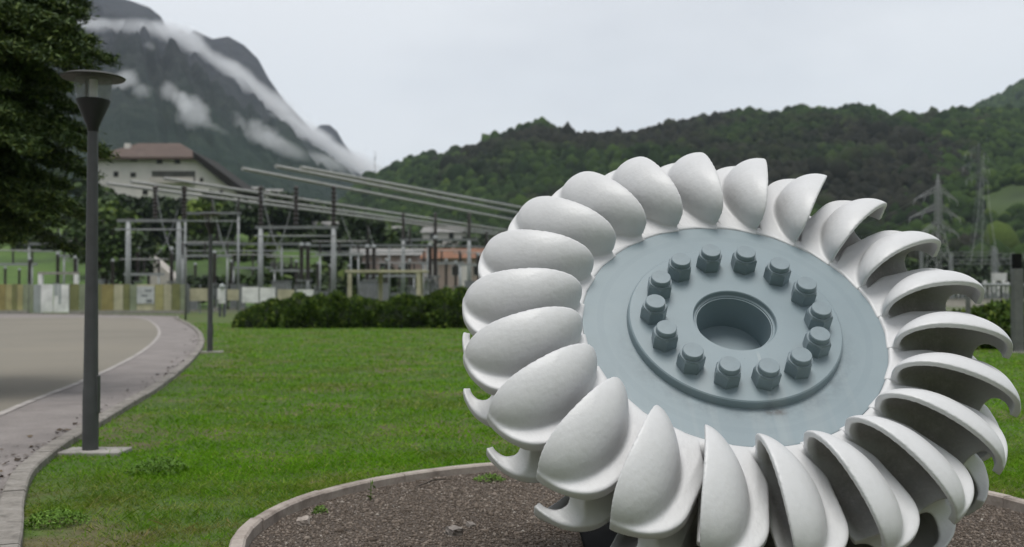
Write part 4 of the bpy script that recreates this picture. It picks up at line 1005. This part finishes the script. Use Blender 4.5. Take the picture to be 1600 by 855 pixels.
# ------------------------------------------------------------------ forest on the hills (reads as one mass)
def crown_mesh(seed):
    rg = np.random.default_rng(seed); import bmesh
    b = bmesh.new(); bmesh.ops.create_icosphere(b, subdivisions=2, radius=1.0)
    V = np.array([v.co[:] for v in b.verts]); F = np.array([[v.index for v in f.verts] for f in b.faces]); b.free()
    o = rg.uniform(0, 50, 6)
    n1 = fbm(V[:, 0] * 1.5 + V[:, 2] * 1.1 + o[0], V[:, 1] * 1.5 - V[:, 2] * .9 + o[1], 2) - .5
    n2 = vnoise(V[:, 0] * 5 + V[:, 2] * 3 + o[2], V[:, 1] * 5 + V[:, 2] * 4 + o[3]) - .5
    V = V * (1 + .75 * n1 + .32 * n2)[:, None] + rg.normal(0, .035, V.shape); V[:, 2] *= 1.05
    return V, F
def forest(name, label, az0, az1, d0, d1, zf, n, size, m, seed, clear=None, topd=None):
    rg = np.random.default_rng(seed); protos = [crown_mesh(seed * 10 + k) for k in range(8)]
    Y = np.sqrt(rg.uniform(d0 ** 2, d1 ** 2, n)); X_ = rg.uniform(az0, az1, n) * Y
    if clear is not None:
        ok_ = ~clear(X_, Y, rg); X_, Y = X_[ok_], Y[ok_]
    Z = zf(X_, Y); n = len(X_)
    S = size * rg.lognormal(0, .28, n) * (.75 + .6 * fbm(X_ / 60, Y / 60, 3)); R = rg.uniform(0, 2 * PI, n); kk = rg.integers(0, 8, n)
    Vs, Fs, b0 = [], [], 0
    for k in range(8):
        s_ = np.where(kk == k)[0]; PV, PF = protos[k]; c_, s2 = np.cos(R[s_])[:, None], np.sin(R[s_])[:, None]
        V = np.stack([(PV[:, 0] * c_ - PV[:, 1] * s2) * S[s_][:, None] + X_[s_][:, None], (PV[:, 0] * s2 + PV[:, 1] * c_) * S[s_][:, None] + Y[s_][:, None], PV[:, 2] * (S[s_] * rg.uniform(.85, 1.35, len(s_)))[:, None] + Z[s_][:, None] + S[s_][:, None] * .55], -1)
        Fk = PF[None] + (np.arange(len(s_)) * len(PV))[:, None, None] + b0
        Vs.append(V.reshape(-1, 3)); Fs.append(Fk.reshape(-1, 3)); b0 += len(s_) * len(PV)
    o = mesh_np(name, np.concatenate(Vs), np.concatenate(Fs), m); tag(o, label, 'forest', kind='stuff')
mf = Mat('forest_crowns')
c1 = mf.ramp(mf.rnd(), [(0, (.009, .019, .006)), (.4, (.016, .033, .008)), (.8, (.027, .050, .011)), (.96, (.040, .070, .015)), (1, (.056, .092, .019))])
c2 = mf.ramp(mf.rnd(), [(0, (.012, .0135, .009)), (.5, (.020, .0205, .014)), (.9, (.029, .029, .020)), (1, (.034, .044, .019))])
big = mf.noise(.0062, 4, .6); fb = mf.ramp(big, [(.44, (0, 0, 0)), (.54, (1, 1, 1))])
fine = mf.noise(1.6, 4, .75); dk = mf.ramp(fine, [(.36, (.65, .65, .65)), (.62, (1.25, 1.25, 1.25))])
mf.color(mf.mix(.8, mf.mix(fb, c1, c2), dk, 'MULTIPLY')).set(Roughness=.95).bump(mf.noise(1.3, 4, .75), .9, .6)
mf.b.inputs['Specular IOR Level'].default_value = .1
def meadow(X_, Y, rg):
    a = X_ / Y; px = a * FPX + 800; py = 460 - (z_hill(X_, Y) - EYE) / Y * FPX
    return ((px > 1535) & (px < 1720) & (py > 296 + 8 * np.sin(px / 20)) & (py < 338)) | ((px > 1500) & (px < 1560) & (py > 352) & (py < 360))
def fresh(X_, Y):
    px = X_ / Y * FPX + 800 + 230 * (fbm(X_ / 90, Y / 90, 4) - .5) * 2 + 90 * (vnoise(X_ * 1.7, Y * 1.7) - .5) * 2
    return (px > 1430) | (px < 735)
mf2 = Mat('fresh_forest_crowns')
c1 = mf2.ramp(mf2.rnd(), [(0, (.011, .023, .006)), (.4, (.020, .040, .009)), (.8, (.034, .062, .013)), (.96, (.052, .086, .018)), (1, (.075, .11, .023))])
fine = mf2.noise(1.6, 4, .75); dk = mf2.ramp(fine, [(.36, (.65, .65, .65)), (.62, (1.25, 1.25, 1.25))])
mf2.color(mf2.mix(.8, c1, dk, 'MULTIPLY')).set(Roughness=.95).bump(mf2.noise(1.3, 4, .75), .9, .6); mf2.b.inputs['Specular IOR Level'].default_value = .1
forest('forest', 'dense dark brownish forest covering the middle of the hills behind the turbine', px_az(440), px_az(1850), 300, 960, z_hill, 30000, 2.55, mf.m, 2, lambda X_, Y, rg: fresh(X_, Y) | meadow(X_, Y, rg))
forest('forest', 'fresher green forest at both ends of the wooded hills', px_az(440), px_az(1850), 300, 960, z_hill, 30000, 2.45, mf2.m, 4, lambda X_, Y, rg: ~fresh(X_, Y) | meadow(X_, Y, rg))
forest('forest', 'distant bluish green forest on the farthest hill at the right edge', px_az(1400), px_az(1800), 1150, 1560, z_hill2, 7000, 4.2, mf2.m, 3)
def yard_slope(X_, Y, rg):
    a = X_ / Y * FPX + 800
    return ((a < 160) & (Y < 175)) | ((a > 130) & (a < 400) & (Y > 212) & (Y < 246)) | (fbm(X_ / 18, Y / 18, 3) > .53) | ((Y < 160) & (a < 400))
mshr = leafy('shrub_leaves', [(0, (.012, .022, .007)), (.5, (.028, .050, .012)), (.85, (.055, .088, .018)), (1, (.10, .14, .025))])
rg = np.random.default_rng(6); n = 5200
Y = np.sqrt(rg.uniform(136 ** 2, 330 ** 2, n)); X_ = rg.uniform(px_az(-60), px_az(820), n) * Y
ok_ = ~yard_slope(X_, Y, rg); X_, Y = X_[ok_], Y[ok_]; n = len(X_); S = 1.6 * rg.lognormal(0, .35, n)
D = rg.normal(size=(n, 110, 3)); D /= np.linalg.norm(D, axis=2)[..., None]; D *= rg.uniform(.45, 1.1, (n, 110, 1)); D[..., 2] = np.abs(D[..., 2]) * 1.15
P = (D * S[:, None, None] + np.stack([X_, Y, z_slope(X_, Y)], -1)[:, None, :]).reshape(-1, 3)
V, F = quads_cloud(P, np.repeat(S, 110) * .22, rg, .3)
tag(mesh_np('undergrowth', V, F, mshr), 'shrubs and bushes covering the slope round the white house', 'undergrowth', kind='stuff')
# ------------------------------------------------------------------ pylons
m_pyl = simple('pylon_steel', (.30, .305, .31), .5, .15, .5)
def pylon(label, px, py_top, py_base, Y, arms, ww, rz, t=.085, m=m_pyl, light=None):
    x = (px - 800) / FPX * Y; z0 = EYE + (460 - py_base) / FPX * Y; H = (py_base - py_top) / FPX * Y
    r = empty('pylon', (x, Y, z0), rz); tag(r, label, 'pylon')
    body = MB(); wd = lambda z: ww * (1 - .80 * min(z / (H * .62), 1)) / 2 * 1.0 if z < H * .62 else ww * .10 * (1 - max(0, (z - H * .86) / (H * .14)) * .95)
    zs = [0]; 
    while zs[-1] < H: zs.append(min(H, zs[-1] + max(wd(zs[-1]) * 2.0, H * .035)))
    for a, b in zip(zs, zs[1:]):
        wa, wb = wd(a), wd(b); ca = [(sx * wa, sy * wa, a) for sx, sy in ((-1, -1), (1, -1), (1, 1), (-1, 1))]; cb = [(sx * wb, sy * wb, b) for sx, sy in ((-1, -1), (1, -1), (1, 1), (-1, 1))]
        for k in range(4):
            body.bar(ca[k], cb[k], t); k2 = (k + 1) % 4
            body.bar(ca[k], cb[k2], t * .55); body.bar(ca[k2], cb[k], t * .55); body.bar(cb[k], cb[k2], t * .5)
    body.build('mast', m, r)
    for (fz, L0, L1, drop) in arms:
        z = H * fz; w = wd(z); am = MB()
        for s_, L in ((-1, L0), (1, L1)):
            tip = (s_ * L, 0, z - drop)
            for sy in (-1, 1):
                am.bar((s_ * w, sy * w, z), tip, t * .8); am.bar((s_ * w, sy * w, z + H * .045), tip, t * .7)
                for q in (.25, .5, .75):
                    a = Vector((s_ * w, sy * w, z)).lerp(Vector(tip), q); b = Vector((s_ * w, sy * w, z + H * .045)).lerp(Vector(tip), q - .2); am.bar(a, b, t * .45)
        arm_o = am.build('crossarm', m, r)
        for s_, L in ((-1, L0), (1, L1)):
            for q in (.55, .98):
                ins_ = MB().tube([(s_ * L * q, 0, z - drop * q - .05), (s_ * L * q + .3 * s_, 0, z - drop * q - H * .05)], t * .75, 6); ins_.build('insulator', m_galv if light is None else light, arm_o)
    return r
py1 = pylon('lattice steel pylon with three pairs of arms standing above the turbine buckets on the right', 1467, 272, 452, 190, ((.85, 5.0, 4.0, 1.6), (.70, 6.0, 4.6, 1.8), (.545, 4.0, 4.2, 1.4)), 4.2, .25)
py2 = pylon('fainter taller lattice pylon on the hillside right of the near one', 1531, 222, 425, 330, ((.93, 6.5, 4.5, 1.2), (.83, 7.5, 5.0, 1.2), (.73, 6.0, 4.2, 1.2)), 5.5, .5, .09, simple('green_grey_steel', (.12, .135, .125), .6))
m_wire = simple('wire', (.13, .14, .13), .5)
wl_ = [((1537, 240, 330), (1534, 420, 172)), ((1541, 262, 330), (1562, 418, 172)), ((1535, 250, 330), (1516, 410, 172)), ((1420, 343, 188), (1290, 372, 260)), ((1427, 315, 188), (1300, 352, 260))]
for i, (a, b) in enumerate(wl_):
    p, q = at(*a), at(*b); mid = (p + q) / 2; pts = [p.lerp(q, k / 10) - mid - Vector((0, 0, (p - q).length * .02 * 4 * (k / 10) * (1 - k / 10))) for k in range(11)]
    o = MB().tube(pts, .045, 5).build('power_line', m_wire); o.location = mid
    tag(o, ['power line falling from the far pylon to the middle of the right switchyard', 'power line falling from the far pylon to the right end of the switchyard', 'power line falling from the far pylon to the left end of the right switchyard', 'lower power line leaving the near pylon to the left', 'upper power line leaving the near pylon to the left'][i], 'power line', 'overhead power lines')
# thin mast on the saddle
mst = empty('radio_mast', at(586, 275, 900)); tag(mst, 'faint thin mast on the saddle between the mountain and the hills', 'mast')
MB().tube([(0, 0, -15), (0, 0, 22)], [.5, .25], 6).build('mast', m_galv, mst); MB().box(-1.2, 1.2, -.3, .3, 15, 15.6).build('antenna', m_galv, mst)

# ------------------------------------------------------------------ right hand switchyard
YR = 165; XR = lambda px, Y=YR: (px - 800) / FPX * Y
def lattice_portal(label, Y, c0, c1, z, w=.5, t=.07):
    r = empty('lattice_portal', (XR(c0, Y), Y, 0)); tag(r, label, 'lattice portal', 'lattice portals of the right switchyard')
    for px in (c0, c1):
        b = MB(); x = XR(px, Y) - XR(c0, Y)
        for sx in (-1, 1):
            for sy in (-1, 1): b.bar((x + sx * w / 2, sy * w / 2, 0), (x + sx * w / 3, sy * w / 3, z + 1), t)
        k = 0
        while k < z:
            for sy in (-1, 1): b.bar((x - w / 2.2, sy * w / 2.2, k), (x + w / 2.2, sy * w / 2.2, k + .7), t * .6); b.bar((x + w / 2.2, sy * w / 2.2, k), (x - w / 2.2, sy * w / 2.2, k + .7), t * .6)
            k += .7
        b.build('column', m_galv, r)
    b = MB(); L = XR(c1, Y) - XR(c0, Y)
    for sy in (-1, 1):
        for dz in (0, .6): b.bar((0, sy * .25, z - dz), (L, sy * .25, z - dz), t)
    n = int(abs(L) / .7)
    for k in range(n): b.bar((L * k / n, -.25, z - (.6 if k % 2 else 0)), (L * (k + 1) / n, -.25, z - (0 if k % 2 else .6)), t * .6)
    b.build('girder', m_galvd, r)
lattice_portal('lattice portal whose girder runs above the right hedge, nearer one', 150, 1486, 1583, 6.6)
lattice_portal('lattice portal behind the nearer one on the right, with the white box', 172, 1440, 1552, 8.6)
lattice_portal('lattice portal reaching past the right edge of the picture', 160, 1556, 1668, 7.8)
m_whitep = simple('white_porcelain', (.62, .62, .61), .4, .1)
wb = empty('white_box', (XR(1561, 148), 148, 0)); tag(wb, 'white box on a lattice post above the right switchyard', 'cabinet')
MB().box(-.95, .95, -.4, .4, 3.5, 4.6).build('box_body', m_whitep, wb, bevel=.03); MB().box(-.12, .12, -.12, .12, 0, 3.5).build('post', m_galvd, wb); MB().box(-.9, .9, -.42, -.402, 3.58, 4.5).build('door', m_whitep, wb)
pa_ = None
spots = [(1484, 140, 1), (1490, 146, 1.1), (1497, 141, .9), (1503, 150, 1.15), (1509, 143, 1), (1515, 152, 1.1), (1522, 146, .9), (1530, 140, 1), (1539, 148, 1.2), (1546, 143, 1), (1553, 150, 1.2), (1560, 141, .9), (1568, 147, 1.2), (1574, 142, 1.1), (1597, 146, 1.1), (1604, 141, 1)]
for i, (px, Y, s) in enumerate(spots):
    if pa_ is None:
        r = empty('surge_arrester'); MB().box(-.14, .14, -.14, .14, 0, 1.5).build('stand', m_galvd, r); ribbed(MB(), 0, 0, 1.5, 2.6, .17, 7).build('insulator', m_whitep, r); MB().lathe([(0, 2.6), (.22, 2.62), (.22, 2.85), (.1, 2.95), (0, 2.95)], 12).build('cap', m_whitep, r); pa_ = r
    else: r = copy_tree(pa_)
    r.location = (XR(px, Y), Y, 0); r.scale = (s, s, s)
    tag(r, 'white ribbed arrester on a stand, %s from the left in the right switchyard' % words[i], 'surge arrester', 'white arresters of the right switchyard')
sw = empty('equipment_wall', (XR(1520, 136), 136, 0)); tag(sw, 'low pale wall in front of the white arresters behind the right hedge', 'wall')
MB().box(-5, 12, 0, .3, 0, .95).build('wall', m_walls, sw); MB().box(-5.1, 12.1, -.06, .36, .95, 1.05).build('coping', m_conc, sw)
rg_ = np.random.default_rng(77)
for i, (px, Y, h, r) in enumerate(((1330, 210, 11, 7), (1380, 230, 12, 7), (1425, 215, 9, 6), (1475, 240, 12, 7), (1510, 222, 9, 6), (1545, 245, 12, 8), (1590, 225, 10, 7), (1640, 230, 12, 8), (900, 240, 11, 8), (1000, 240, 12, 8), (1100, 240, 12, 8), (1200, 240, 12, 8))):
    broadleaf((px - 800) / FPX * Y, Y, -.2, h, r, m_leaf_dark, 'bushy tree at the foot of the wooded hill, number %s of the row' % words[(i + 4) % 12], 200 + i, 1300, 'trees at the foot of the hill', .5)

# ------------------------------------------------------------------ grass, pebbles, weeds
def grass_zone(n, y0, y1, h0, h1, w, seed):
    rg = np.random.default_rng(seed)
    Y = y0 * (y1 / y0) ** rg.random(n); X_ = rg.uniform(-.56, .62, n) * Y
    P = np.c_[X_, Y]
    kx = np.interp(Y, [p[1] for p in KERB[10:]], [p[0] for p in KERB[10:]])
    ok_ = inside(P, LAWN) & (X_ > kx + .10) & (np.hypot(X_ - BC.x, Y - BC.y) > BR + .055)
    bare = fbm(X_ / .55 + 40, Y / .55, 4); edge = sstep(1.3, .15, X_ - kx)
    near = sstep(9.6, 7.2, Y) * sstep(.2, -1.2, X_ + 1.0)
    keep = rg.random(n) > np.clip(sstep(.50, .62, bare + .10 * near + .16 * edge) * (.25 + .32 * near + .4 * edge), 0, .85)
    P = P[ok_ & keep]; n = len(P)
    tall = .45 + 1.1 * fbm(P[:, 0] / .5, P[:, 1] / .5 + 9, 3)
    h = rg.uniform(h0, h1, n) * tall * np.where(rg.random(n) < .08, 1.9, 1); yy = P[:, 1]; a = rg.uniform(0, 2 * PI, n); lean = rg.uniform(.6, 2.2, n) * h; la = rg.uniform(0, 2 * PI, n)
    B0 = np.c_[P, np.full(n, -.01)]; W = np.c_[np.cos(a), np.sin(a), 0 * a] * (w * yy * rg.uniform(.6, 1.4, n))[:, None]
    T = B0 + np.c_[np.cos(la) * lean, np.sin(la) * lean, h]
    M_ = B0 + (T - B0) * .5 + np.c_[0 * h, 0 * h, h * .12]
    V = np.stack([B0 - W, B0 + W, M_ + W * .8, T, M_ - W * .8], 1).reshape(-1, 3)
    return V, np.arange(5 * n).reshape(-1, 5)
mgs = Mat('grass_blades')
c = mgs.ramp(mgs.rnd(), [(0, (.108, .245, .010)), (.4, (.135, .305, .012)), (.75, (.165, .36, .016)), (.93, (.20, .39, .026)), (1, (.36, .36, .10))])
pt = mgs.noise(.45, 4, .6); dry = mgs.ramp(pt, [(.47, (0, 0, 0)), (.64, (.75, .75, .75))])
c = mgs.mix(dry, c, mgs.ramp(mgs.rnd(), [(0, (.11, .18, .018)), (.7, (.18, .25, .034)), (1, (.38, .34, .14))]))
gq = mgs.n('ShaderNodeNewGeometry'); gs = mgs.n('ShaderNodeSeparateXYZ'); mgs.l(gq.outputs['Position'], gs.inputs[0])
ny = mgs.n('ShaderNodeMapRange'); mgs.l(gs.outputs[1], ny.inputs[0]); ny.inputs[1].default_value = 9.6; ny.inputs[2].default_value = 6.8
nw = mgs.ramp(mgs.noise(2.2, 5, .65), [(.40, (0, 0, 0)), (.58, (1, 1, 1))])
nwm = mgs.n('ShaderNodeMath', operation='MULTIPLY'); mgs.l(ny.outputs[0], nwm.inputs[0]); mgs.l(nw, nwm.inputs[1])
c = mgs.mix(nwm.outputs[0], c, mgs.ramp(mgs.rnd(), [(0, (.10, .15, .02)), (.55, (.20, .22, .045)), (.85, (.32, .30, .10)), (1, (.30, .22, .12))]))
c = mgs.mix(1.0, c, mgs.ramp(mgs.noise(1.1, 4, .6), [(.33, (.74, .80, .74)), (.55, (1, 1, 1)), (.7, (1.22, 1.15, 1.15))]), 'MULTIPLY')
mgs.color(c).set(Roughness=.75); mgs.b.inputs['Specular IOR Level'].default_value = .1
tr = mgs.n('ShaderNodeBsdfTranslucent'); mgs.l(c, tr.inputs[0]); mxs = mgs.n('ShaderNodeMixShader'); mxs.inputs[0].default_value = .4
mgs.l(mgs.b.outputs[0], mxs.inputs[1]); mgs.l(tr.outputs[0], mxs.inputs[2]); mgs.l(mxs.outputs[0], mgs.out.inputs[0])
zs_ = [grass_zone(420000, 5.2, 58, .014, .042, .00052, 1), grass_zone(110000, 5.2, 10.5, .016, .048, .00042, 2)]
Vs = np.concatenate([z[0] for z in zs_]); b = 0; Fs = []
for z in zs_: Fs.append(z[1] + b); b += len(z[0])
o = mesh_np('grass', Vs, np.concatenate(Fs), mgs.m); tag(o, 'short green lawn grass with paler worn patches', 'grass', kind='stuff')
# weeds: taller darker tufts
m_weed = leafy('weed_leaves', [(0, (.06, .125, .013)), (.6, (.085, .175, .017)), (1, (.12, .22, .025))])
m_weed2 = leafy('bright_weed_leaves', [(0, (.07, .14, .012)), (.6, (.10, .20, .018)), (1, (.15, .26, .035))])
def weed(px, py, r, h, m, label, seed, n=420):
    rg = np.random.default_rng(seed); p = gp(px, py); n *= 3; a = rg.uniform(0, 2 * PI, n); q = np.sqrt(rg.random(n)) * r * (.7 + .5 * vnoise(np.cos(a) * 2 + seed, np.sin(a) * 2))
    P = np.c_[q * np.cos(a), q * np.sin(a), h * rg.uniform(.05, 1, n) ** .8 * (1 - .75 * (q / r) ** 2)]
    V, F = quads_cloud(P, rg.uniform(.006, .014, n) * (h / .12) ** .5, rg, .5, (1.5, .6))
    o = mesh_np('grass_tuft', V, F, m, loc=p); tag(o, label, 'grass tuft')
def sprig(px, py, h, m, label, seed):
    rg = np.random.default_rng(seed); k = 9; P = np.array([(.25 * h * math.sin(i * 2.4) * i / k, .1 * h * math.cos(i), h * i / k) for i in range(k)])
    V, F = quads_cloud(P, np.full(k, .016), rg, .5, (1.8, .6)); s_ = MB().tube([(0, 0, -.01), (.02 * h, 0, h * .5), (0, .02 * h, h)], [.004, .003, .002], 5)
    o = s_.build('weed_sprig', m, loc=gp(px, py)); tag(o, label, 'weed'); mesh_np('leaf', V, F, m, o)
weed(247, 738, .26, .15, m_weed, 'dark green grass tuft right of the near lamp post', 1, 300)
weed(85, 818, .22, .10, m_weed2, 'bright green leafy tuft beside the near end of the path kerb', 2, 300)
weed(350, 603, .40, .08, m_weed, 'low dark tuft in the lawn in front of the far lamp', 3, 220)
weed(765, 752, .14, .07, m_weed2, 'small green weed growing at the bed kerb left of the turbine', 4, 160)
weed(500, 803, .06, .07, m_weed2, 'tiny weed inside the bed kerb beside the loose stone', 5, 60)
sprig(579, 783, .16, m_weed2, 'single tall weed sprig in the gravel by the bed kerb', 6)
# brown dead leaves along the path kerb
rg = np.random.default_rng(21); kp_ = np.array([(p.x, p.y) for p in kerb]); kk = rg.integers(14, len(kp_) - 14, 420); off = np.abs(rg.normal(0, .2, 420)) + .11
P = np.c_[kp_[kk, 0] - off * .9 + rg.normal(0, .06, 420), kp_[kk, 1] + rg.normal(0, .25, 420) + off * .3, np.full(420, .022)]
ok_ = inside(P, KERB + left_far); P = P[ok_]
V, F = quads_cloud(P, rg.uniform(.012, .04, len(P)), rg, 3.0)
tag(mesh_np('leaf_litter', V, F, leafy('dead_leaves', [(0, (.030, .022, .016)), (.6, (.065, .046, .03)), (1, (.12, .09, .055))])), 'brown dead leaves along the inner edge of the path kerb', 'leaf litter', kind='stuff')
# gravel
rg = np.random.default_rng(31); n = 120000
rad = (BR - .06) * np.sqrt(rg.random(n)); th_ = rg.uniform(0, 2 * PI, n); PX, PY = BC.x + rad * np.cos(th_), BC.y + rad * np.sin(th_)
ok_ = (PY > 4.3) & (np.abs(PX / PY) < .55); PX, PY = PX[ok_], PY[ok_]; n = len(PX)
oct_ = np.array([(1, 0, 0), (0, 1, 0), (-1, 0, 0), (0, -1, 0), (0, 0, 1), (0, 0, -.6)]); of = np.array([(0, 1, 4), (1, 2, 4), (2, 3, 4), (3, 0, 4), (1, 0, 5), (2, 1, 5), (3, 2, 5), (0, 3, 5)])
S = rg.lognormal(-5.0, .46, n)[:, None, None]; J = oct_[None] * rg.uniform(.55, 1.35, (n, 6, 3)); ca, sa = np.cos(rg.uniform(0, 6.28, n))[:, None], np.sin(rg.uniform(0, 6.28, n))[:, None]
V = np.stack([J[..., 0] * ca - J[..., 1] * sa, J[..., 0] * sa + J[..., 1] * ca, J[..., 2] * .65], -1) * S + np.stack([PX, PY, 0 * PX + .008], -1)[:, None, :]
mgv = leafy('gravel_chips', [(0, (.075, .058, .045)), (.4, (.145, .116, .093)), (.8, (.205, .168, .138)), (.97, (.27, .23, .195)), (1, (.38, .35, .31))], .9)
tag(mesh_np('gravel', V.reshape(-1, 3), (of[None] + (np.arange(n) * 6)[:, None, None]).reshape(-1, 3), mgv), 'loose grey-brown gravel in the round bed', 'gravel', kind='stuff')
def stone(px, py, r, label, seed, m):
    rg = np.random.default_rng(seed); import bmesh
    b = bmesh.new(); bmesh.ops.create_cube(b, size=2 * r); bmesh.ops.subdivide_edges(b, edges=b.edges[:], cuts=3, use_grid_fill=True)
    for v in b.verts:
        d = v.co / r; v.co = Vector((d.x * 1.25, d.y, d.z * .72)) * r * (1 - .10 * d.length_squared / 3) + Vector(rg.normal(0, .06 * r, 3))
    me = bpy.data.meshes.new('stone'); b.to_mesh(me); b.free(); me.materials.append(m)
    o = bpy.data.objects.new('stone', me); o.location = gp(px, py) + Vector((0, 0, r * .62)); o.rotation_euler = (rg.uniform(-.2, .2), rg.uniform(-.2, .2), rg.uniform(0, 3)); link(o); tag(o, label, 'stone')
m_st = simple('stone_grey', (.22, .195, .175), .9, .3, 25, bump=.4)
stone(474, 822, .042, 'loose pale stone leaning against the inside of the bed kerb', 1, m_kerb)
stone(710, 837, .042, 'squarish grey stone lying alone on the gravel', 2, m_st)
stone(736, 825, .026, 'small rounded stone on the gravel right of the squarish one', 3, m_st)
# twig
tw = MB().tube([gp(655, 765) + Vector((0, 0, .03)), gp(678, 758) + Vector((0, 0, .045)), gp(705, 754) + Vector((0, 0, .03))], .006, 6).build('twig', m_bark); tag(tw, 'thin dry twig lying along the inside of the bed kerb', 'twig')

# ------------------------------------------------------------------ mist on the mountain
mv = bpy.data.materials.new('mist'); mv.use_nodes = True; t = mv.node_tree; t.nodes.clear()
nn = lambda k: t.nodes.new(k)
co = nn('ShaderNodeTexCoord'); ln = nn('ShaderNodeVectorMath'); ln.operation = 'LENGTH'; t.links.new(co.outputs['Object'], ln.inputs[0])
gm = nn('ShaderNodeNewGeometry'); ns = nn('ShaderNodeTexNoise'); ns.inputs['Scale'].default_value = .021; ns.inputs['Detail'].default_value = 8; ns.inputs['Roughness'].default_value = .68
t.links.new(gm.outputs['Position'], ns.inputs['Vector'])
fo = nn('ShaderNodeMapRange'); t.links.new(ln.outputs['Value'], fo.inputs[0]); fo.inputs[1].default_value = 1.0; fo.inputs[2].default_value = .2; fo.inputs[3].default_value = -2.0; fo.inputs[4].default_value = -.95
ad = nn('ShaderNodeMath'); ad.operation = 'MULTIPLY_ADD'; t.links.new(ns.outputs[0], ad.inputs[0]); ad.inputs[1].default_value = 3.0; t.links.new(fo.outputs[0], ad.inputs[2])
sb = nn('ShaderNodeMapRange'); t.links.new(ad.outputs[0], sb.inputs[0]); sb.inputs[1].default_value = .0; sb.inputs[2].default_value = .5; sb.inputs[3].default_value = 0; sb.inputs[4].default_value = .05
pv = nn('ShaderNodeVolumePrincipled'); pv.inputs['Color'].default_value = (.97, .975, .985, 1); t.links.new(sb.outputs[0], pv.inputs['Density']); pv.inputs['Anisotropy'].default_value = .0
ou = nn('ShaderNodeOutputMaterial'); t.links.new(pv.outputs[0], ou.inputs['Volume'])
import bmesh
b = bmesh.new(); bmesh.ops.create_icosphere(b, subdivisions=3, radius=1.0); mist_me = bpy.data.meshes.new('mist'); b.to_mesh(mist_me); b.free(); mist_me.materials.append(mv)
def mist(px, py, wpx, hpx, rot, label, dep=None, thick=.8, me=None):
    D = min(dep or 9e9, mtn_depth(px, py) - 45); k = D / FPX
    o = bpy.data.objects.new('mist', me or mist_me); COL.objects.link(o); o.location = at(px, py, D)
    o.scale = (wpx / 2 * k, hpx / 2 * k * thick, hpx / 2 * k); o.rotation_euler = (0, math.radians(rot), 0)
    tag(o, label, 'mist', 'mist wisps on the mountain', 'stuff')
mist_me2 = mist_me.copy(); mv2 = mv.copy(); mv2.name = 'mist_band'; mist_me2.materials[0] = mv2
for nd in mv2.node_tree.nodes:
    if nd.bl_idname == 'ShaderNodeMath': nd.inputs[1].default_value = 1.3
    if nd.bl_idname == 'ShaderNodeTexNoise': nd.inputs['Scale'].default_value = .012
    if nd.bl_idname == 'ShaderNodeMapRange' and nd.inputs[1].default_value == 1.0: nd.inputs[3].default_value = -.95; nd.inputs[4].default_value = .05
    if nd.bl_idname == 'ShaderNodeMapRange' and nd.inputs[1].default_value == 0.0: nd.inputs[4].default_value = .045
band = catmull([(85, 28, 0), (112, 33, 0), (180, 43, 0), (248, 50, 0), (292, 64, 0), (348, 104, 0), (398, 143, 0), (447, 182, 0), (497, 220, 0), (534, 248, 0), (575, 276, 0)], 2)
for i, p in enumerate(band):
    q = band[min(i + 1, len(band) - 1)] - band[max(i - 1, 0)]
    mist(p.x + random.uniform(-5, 5), p.y + random.uniform(-3, 3), 120 + 30 * random.random(), 30 + .065 * p.x + 8 * random.random(), math.degrees(math.atan2(q.y, q.x)), 'part of the long white mist band lying across the mountain, cloud %d from its upper end' % (i + 1), 2180 if p.x > 250 else None, me=mist_me2)
mist(447, 232, 130, 42, 25, 'lower mist bank, upper piece above the bus tubes', me=mist_me2)
mist(505, 252, 150, 44, 18, 'lower mist bank, lower piece above the bus tubes', me=mist_me2)
mist(560, 262, 170, 70, 25, 'mist filling the gap between the mountain and the hills', 2200, me=mist_me2)
mist(235, 72, 40, 26, 20, 'small mist puff under the upper band')
mist(199, 124, 52, 60, 60, 'thin mist wisp right of the lamp head')
mist(224, 143, 46, 52, 50, 'thin mist wisp, second to the right of the lamp head')
mist(264, 146, 50, 44, 30, 'faint mist puff above the bright one')
mist(302, 176, 96, 78, 38, 'brightest round mist puff in the middle of the slope')
mist(285, 160, 60, 46, 45, 'upper left lobe of the brightest mist puff')
mist(320, 190, 80, 40, 30, 'lower right lobe of the brightest mist puff')
mist(375, 196, 70, 44, 60, 'rising end of the mist bank right of the brightest puff')
mist(345, 203, 90, 34, 22, 'thin mist trail right of the bright puff')
mist(405, 208, 110, 62, 25, 'mist puff at the right of the lower slope')

# ------------------------------------------------------------------ the valley air
mz = bpy.data.materials.new('haze'); mz.use_nodes = True; t = mz.node_tree; t.nodes.clear()
pv = t.nodes.new('ShaderNodeVolumePrincipled'); pv.inputs['Color'].default_value = (.76, .87, 1.0, 1); pv.inputs['Density'].default_value = 9.5e-5
ou = t.nodes.new('ShaderNodeOutputMaterial'); t.links.new(pv.outputs[0], ou.inputs['Volume'])
hz_ = MB().box(-6100, 6100, -3000, 7100, -2, 1450).build('haze', mz); tag(hz_, 'thin pale haze in the valley air', 'haze', kind='stuff')
mz.cycles.homogeneous_volume = True
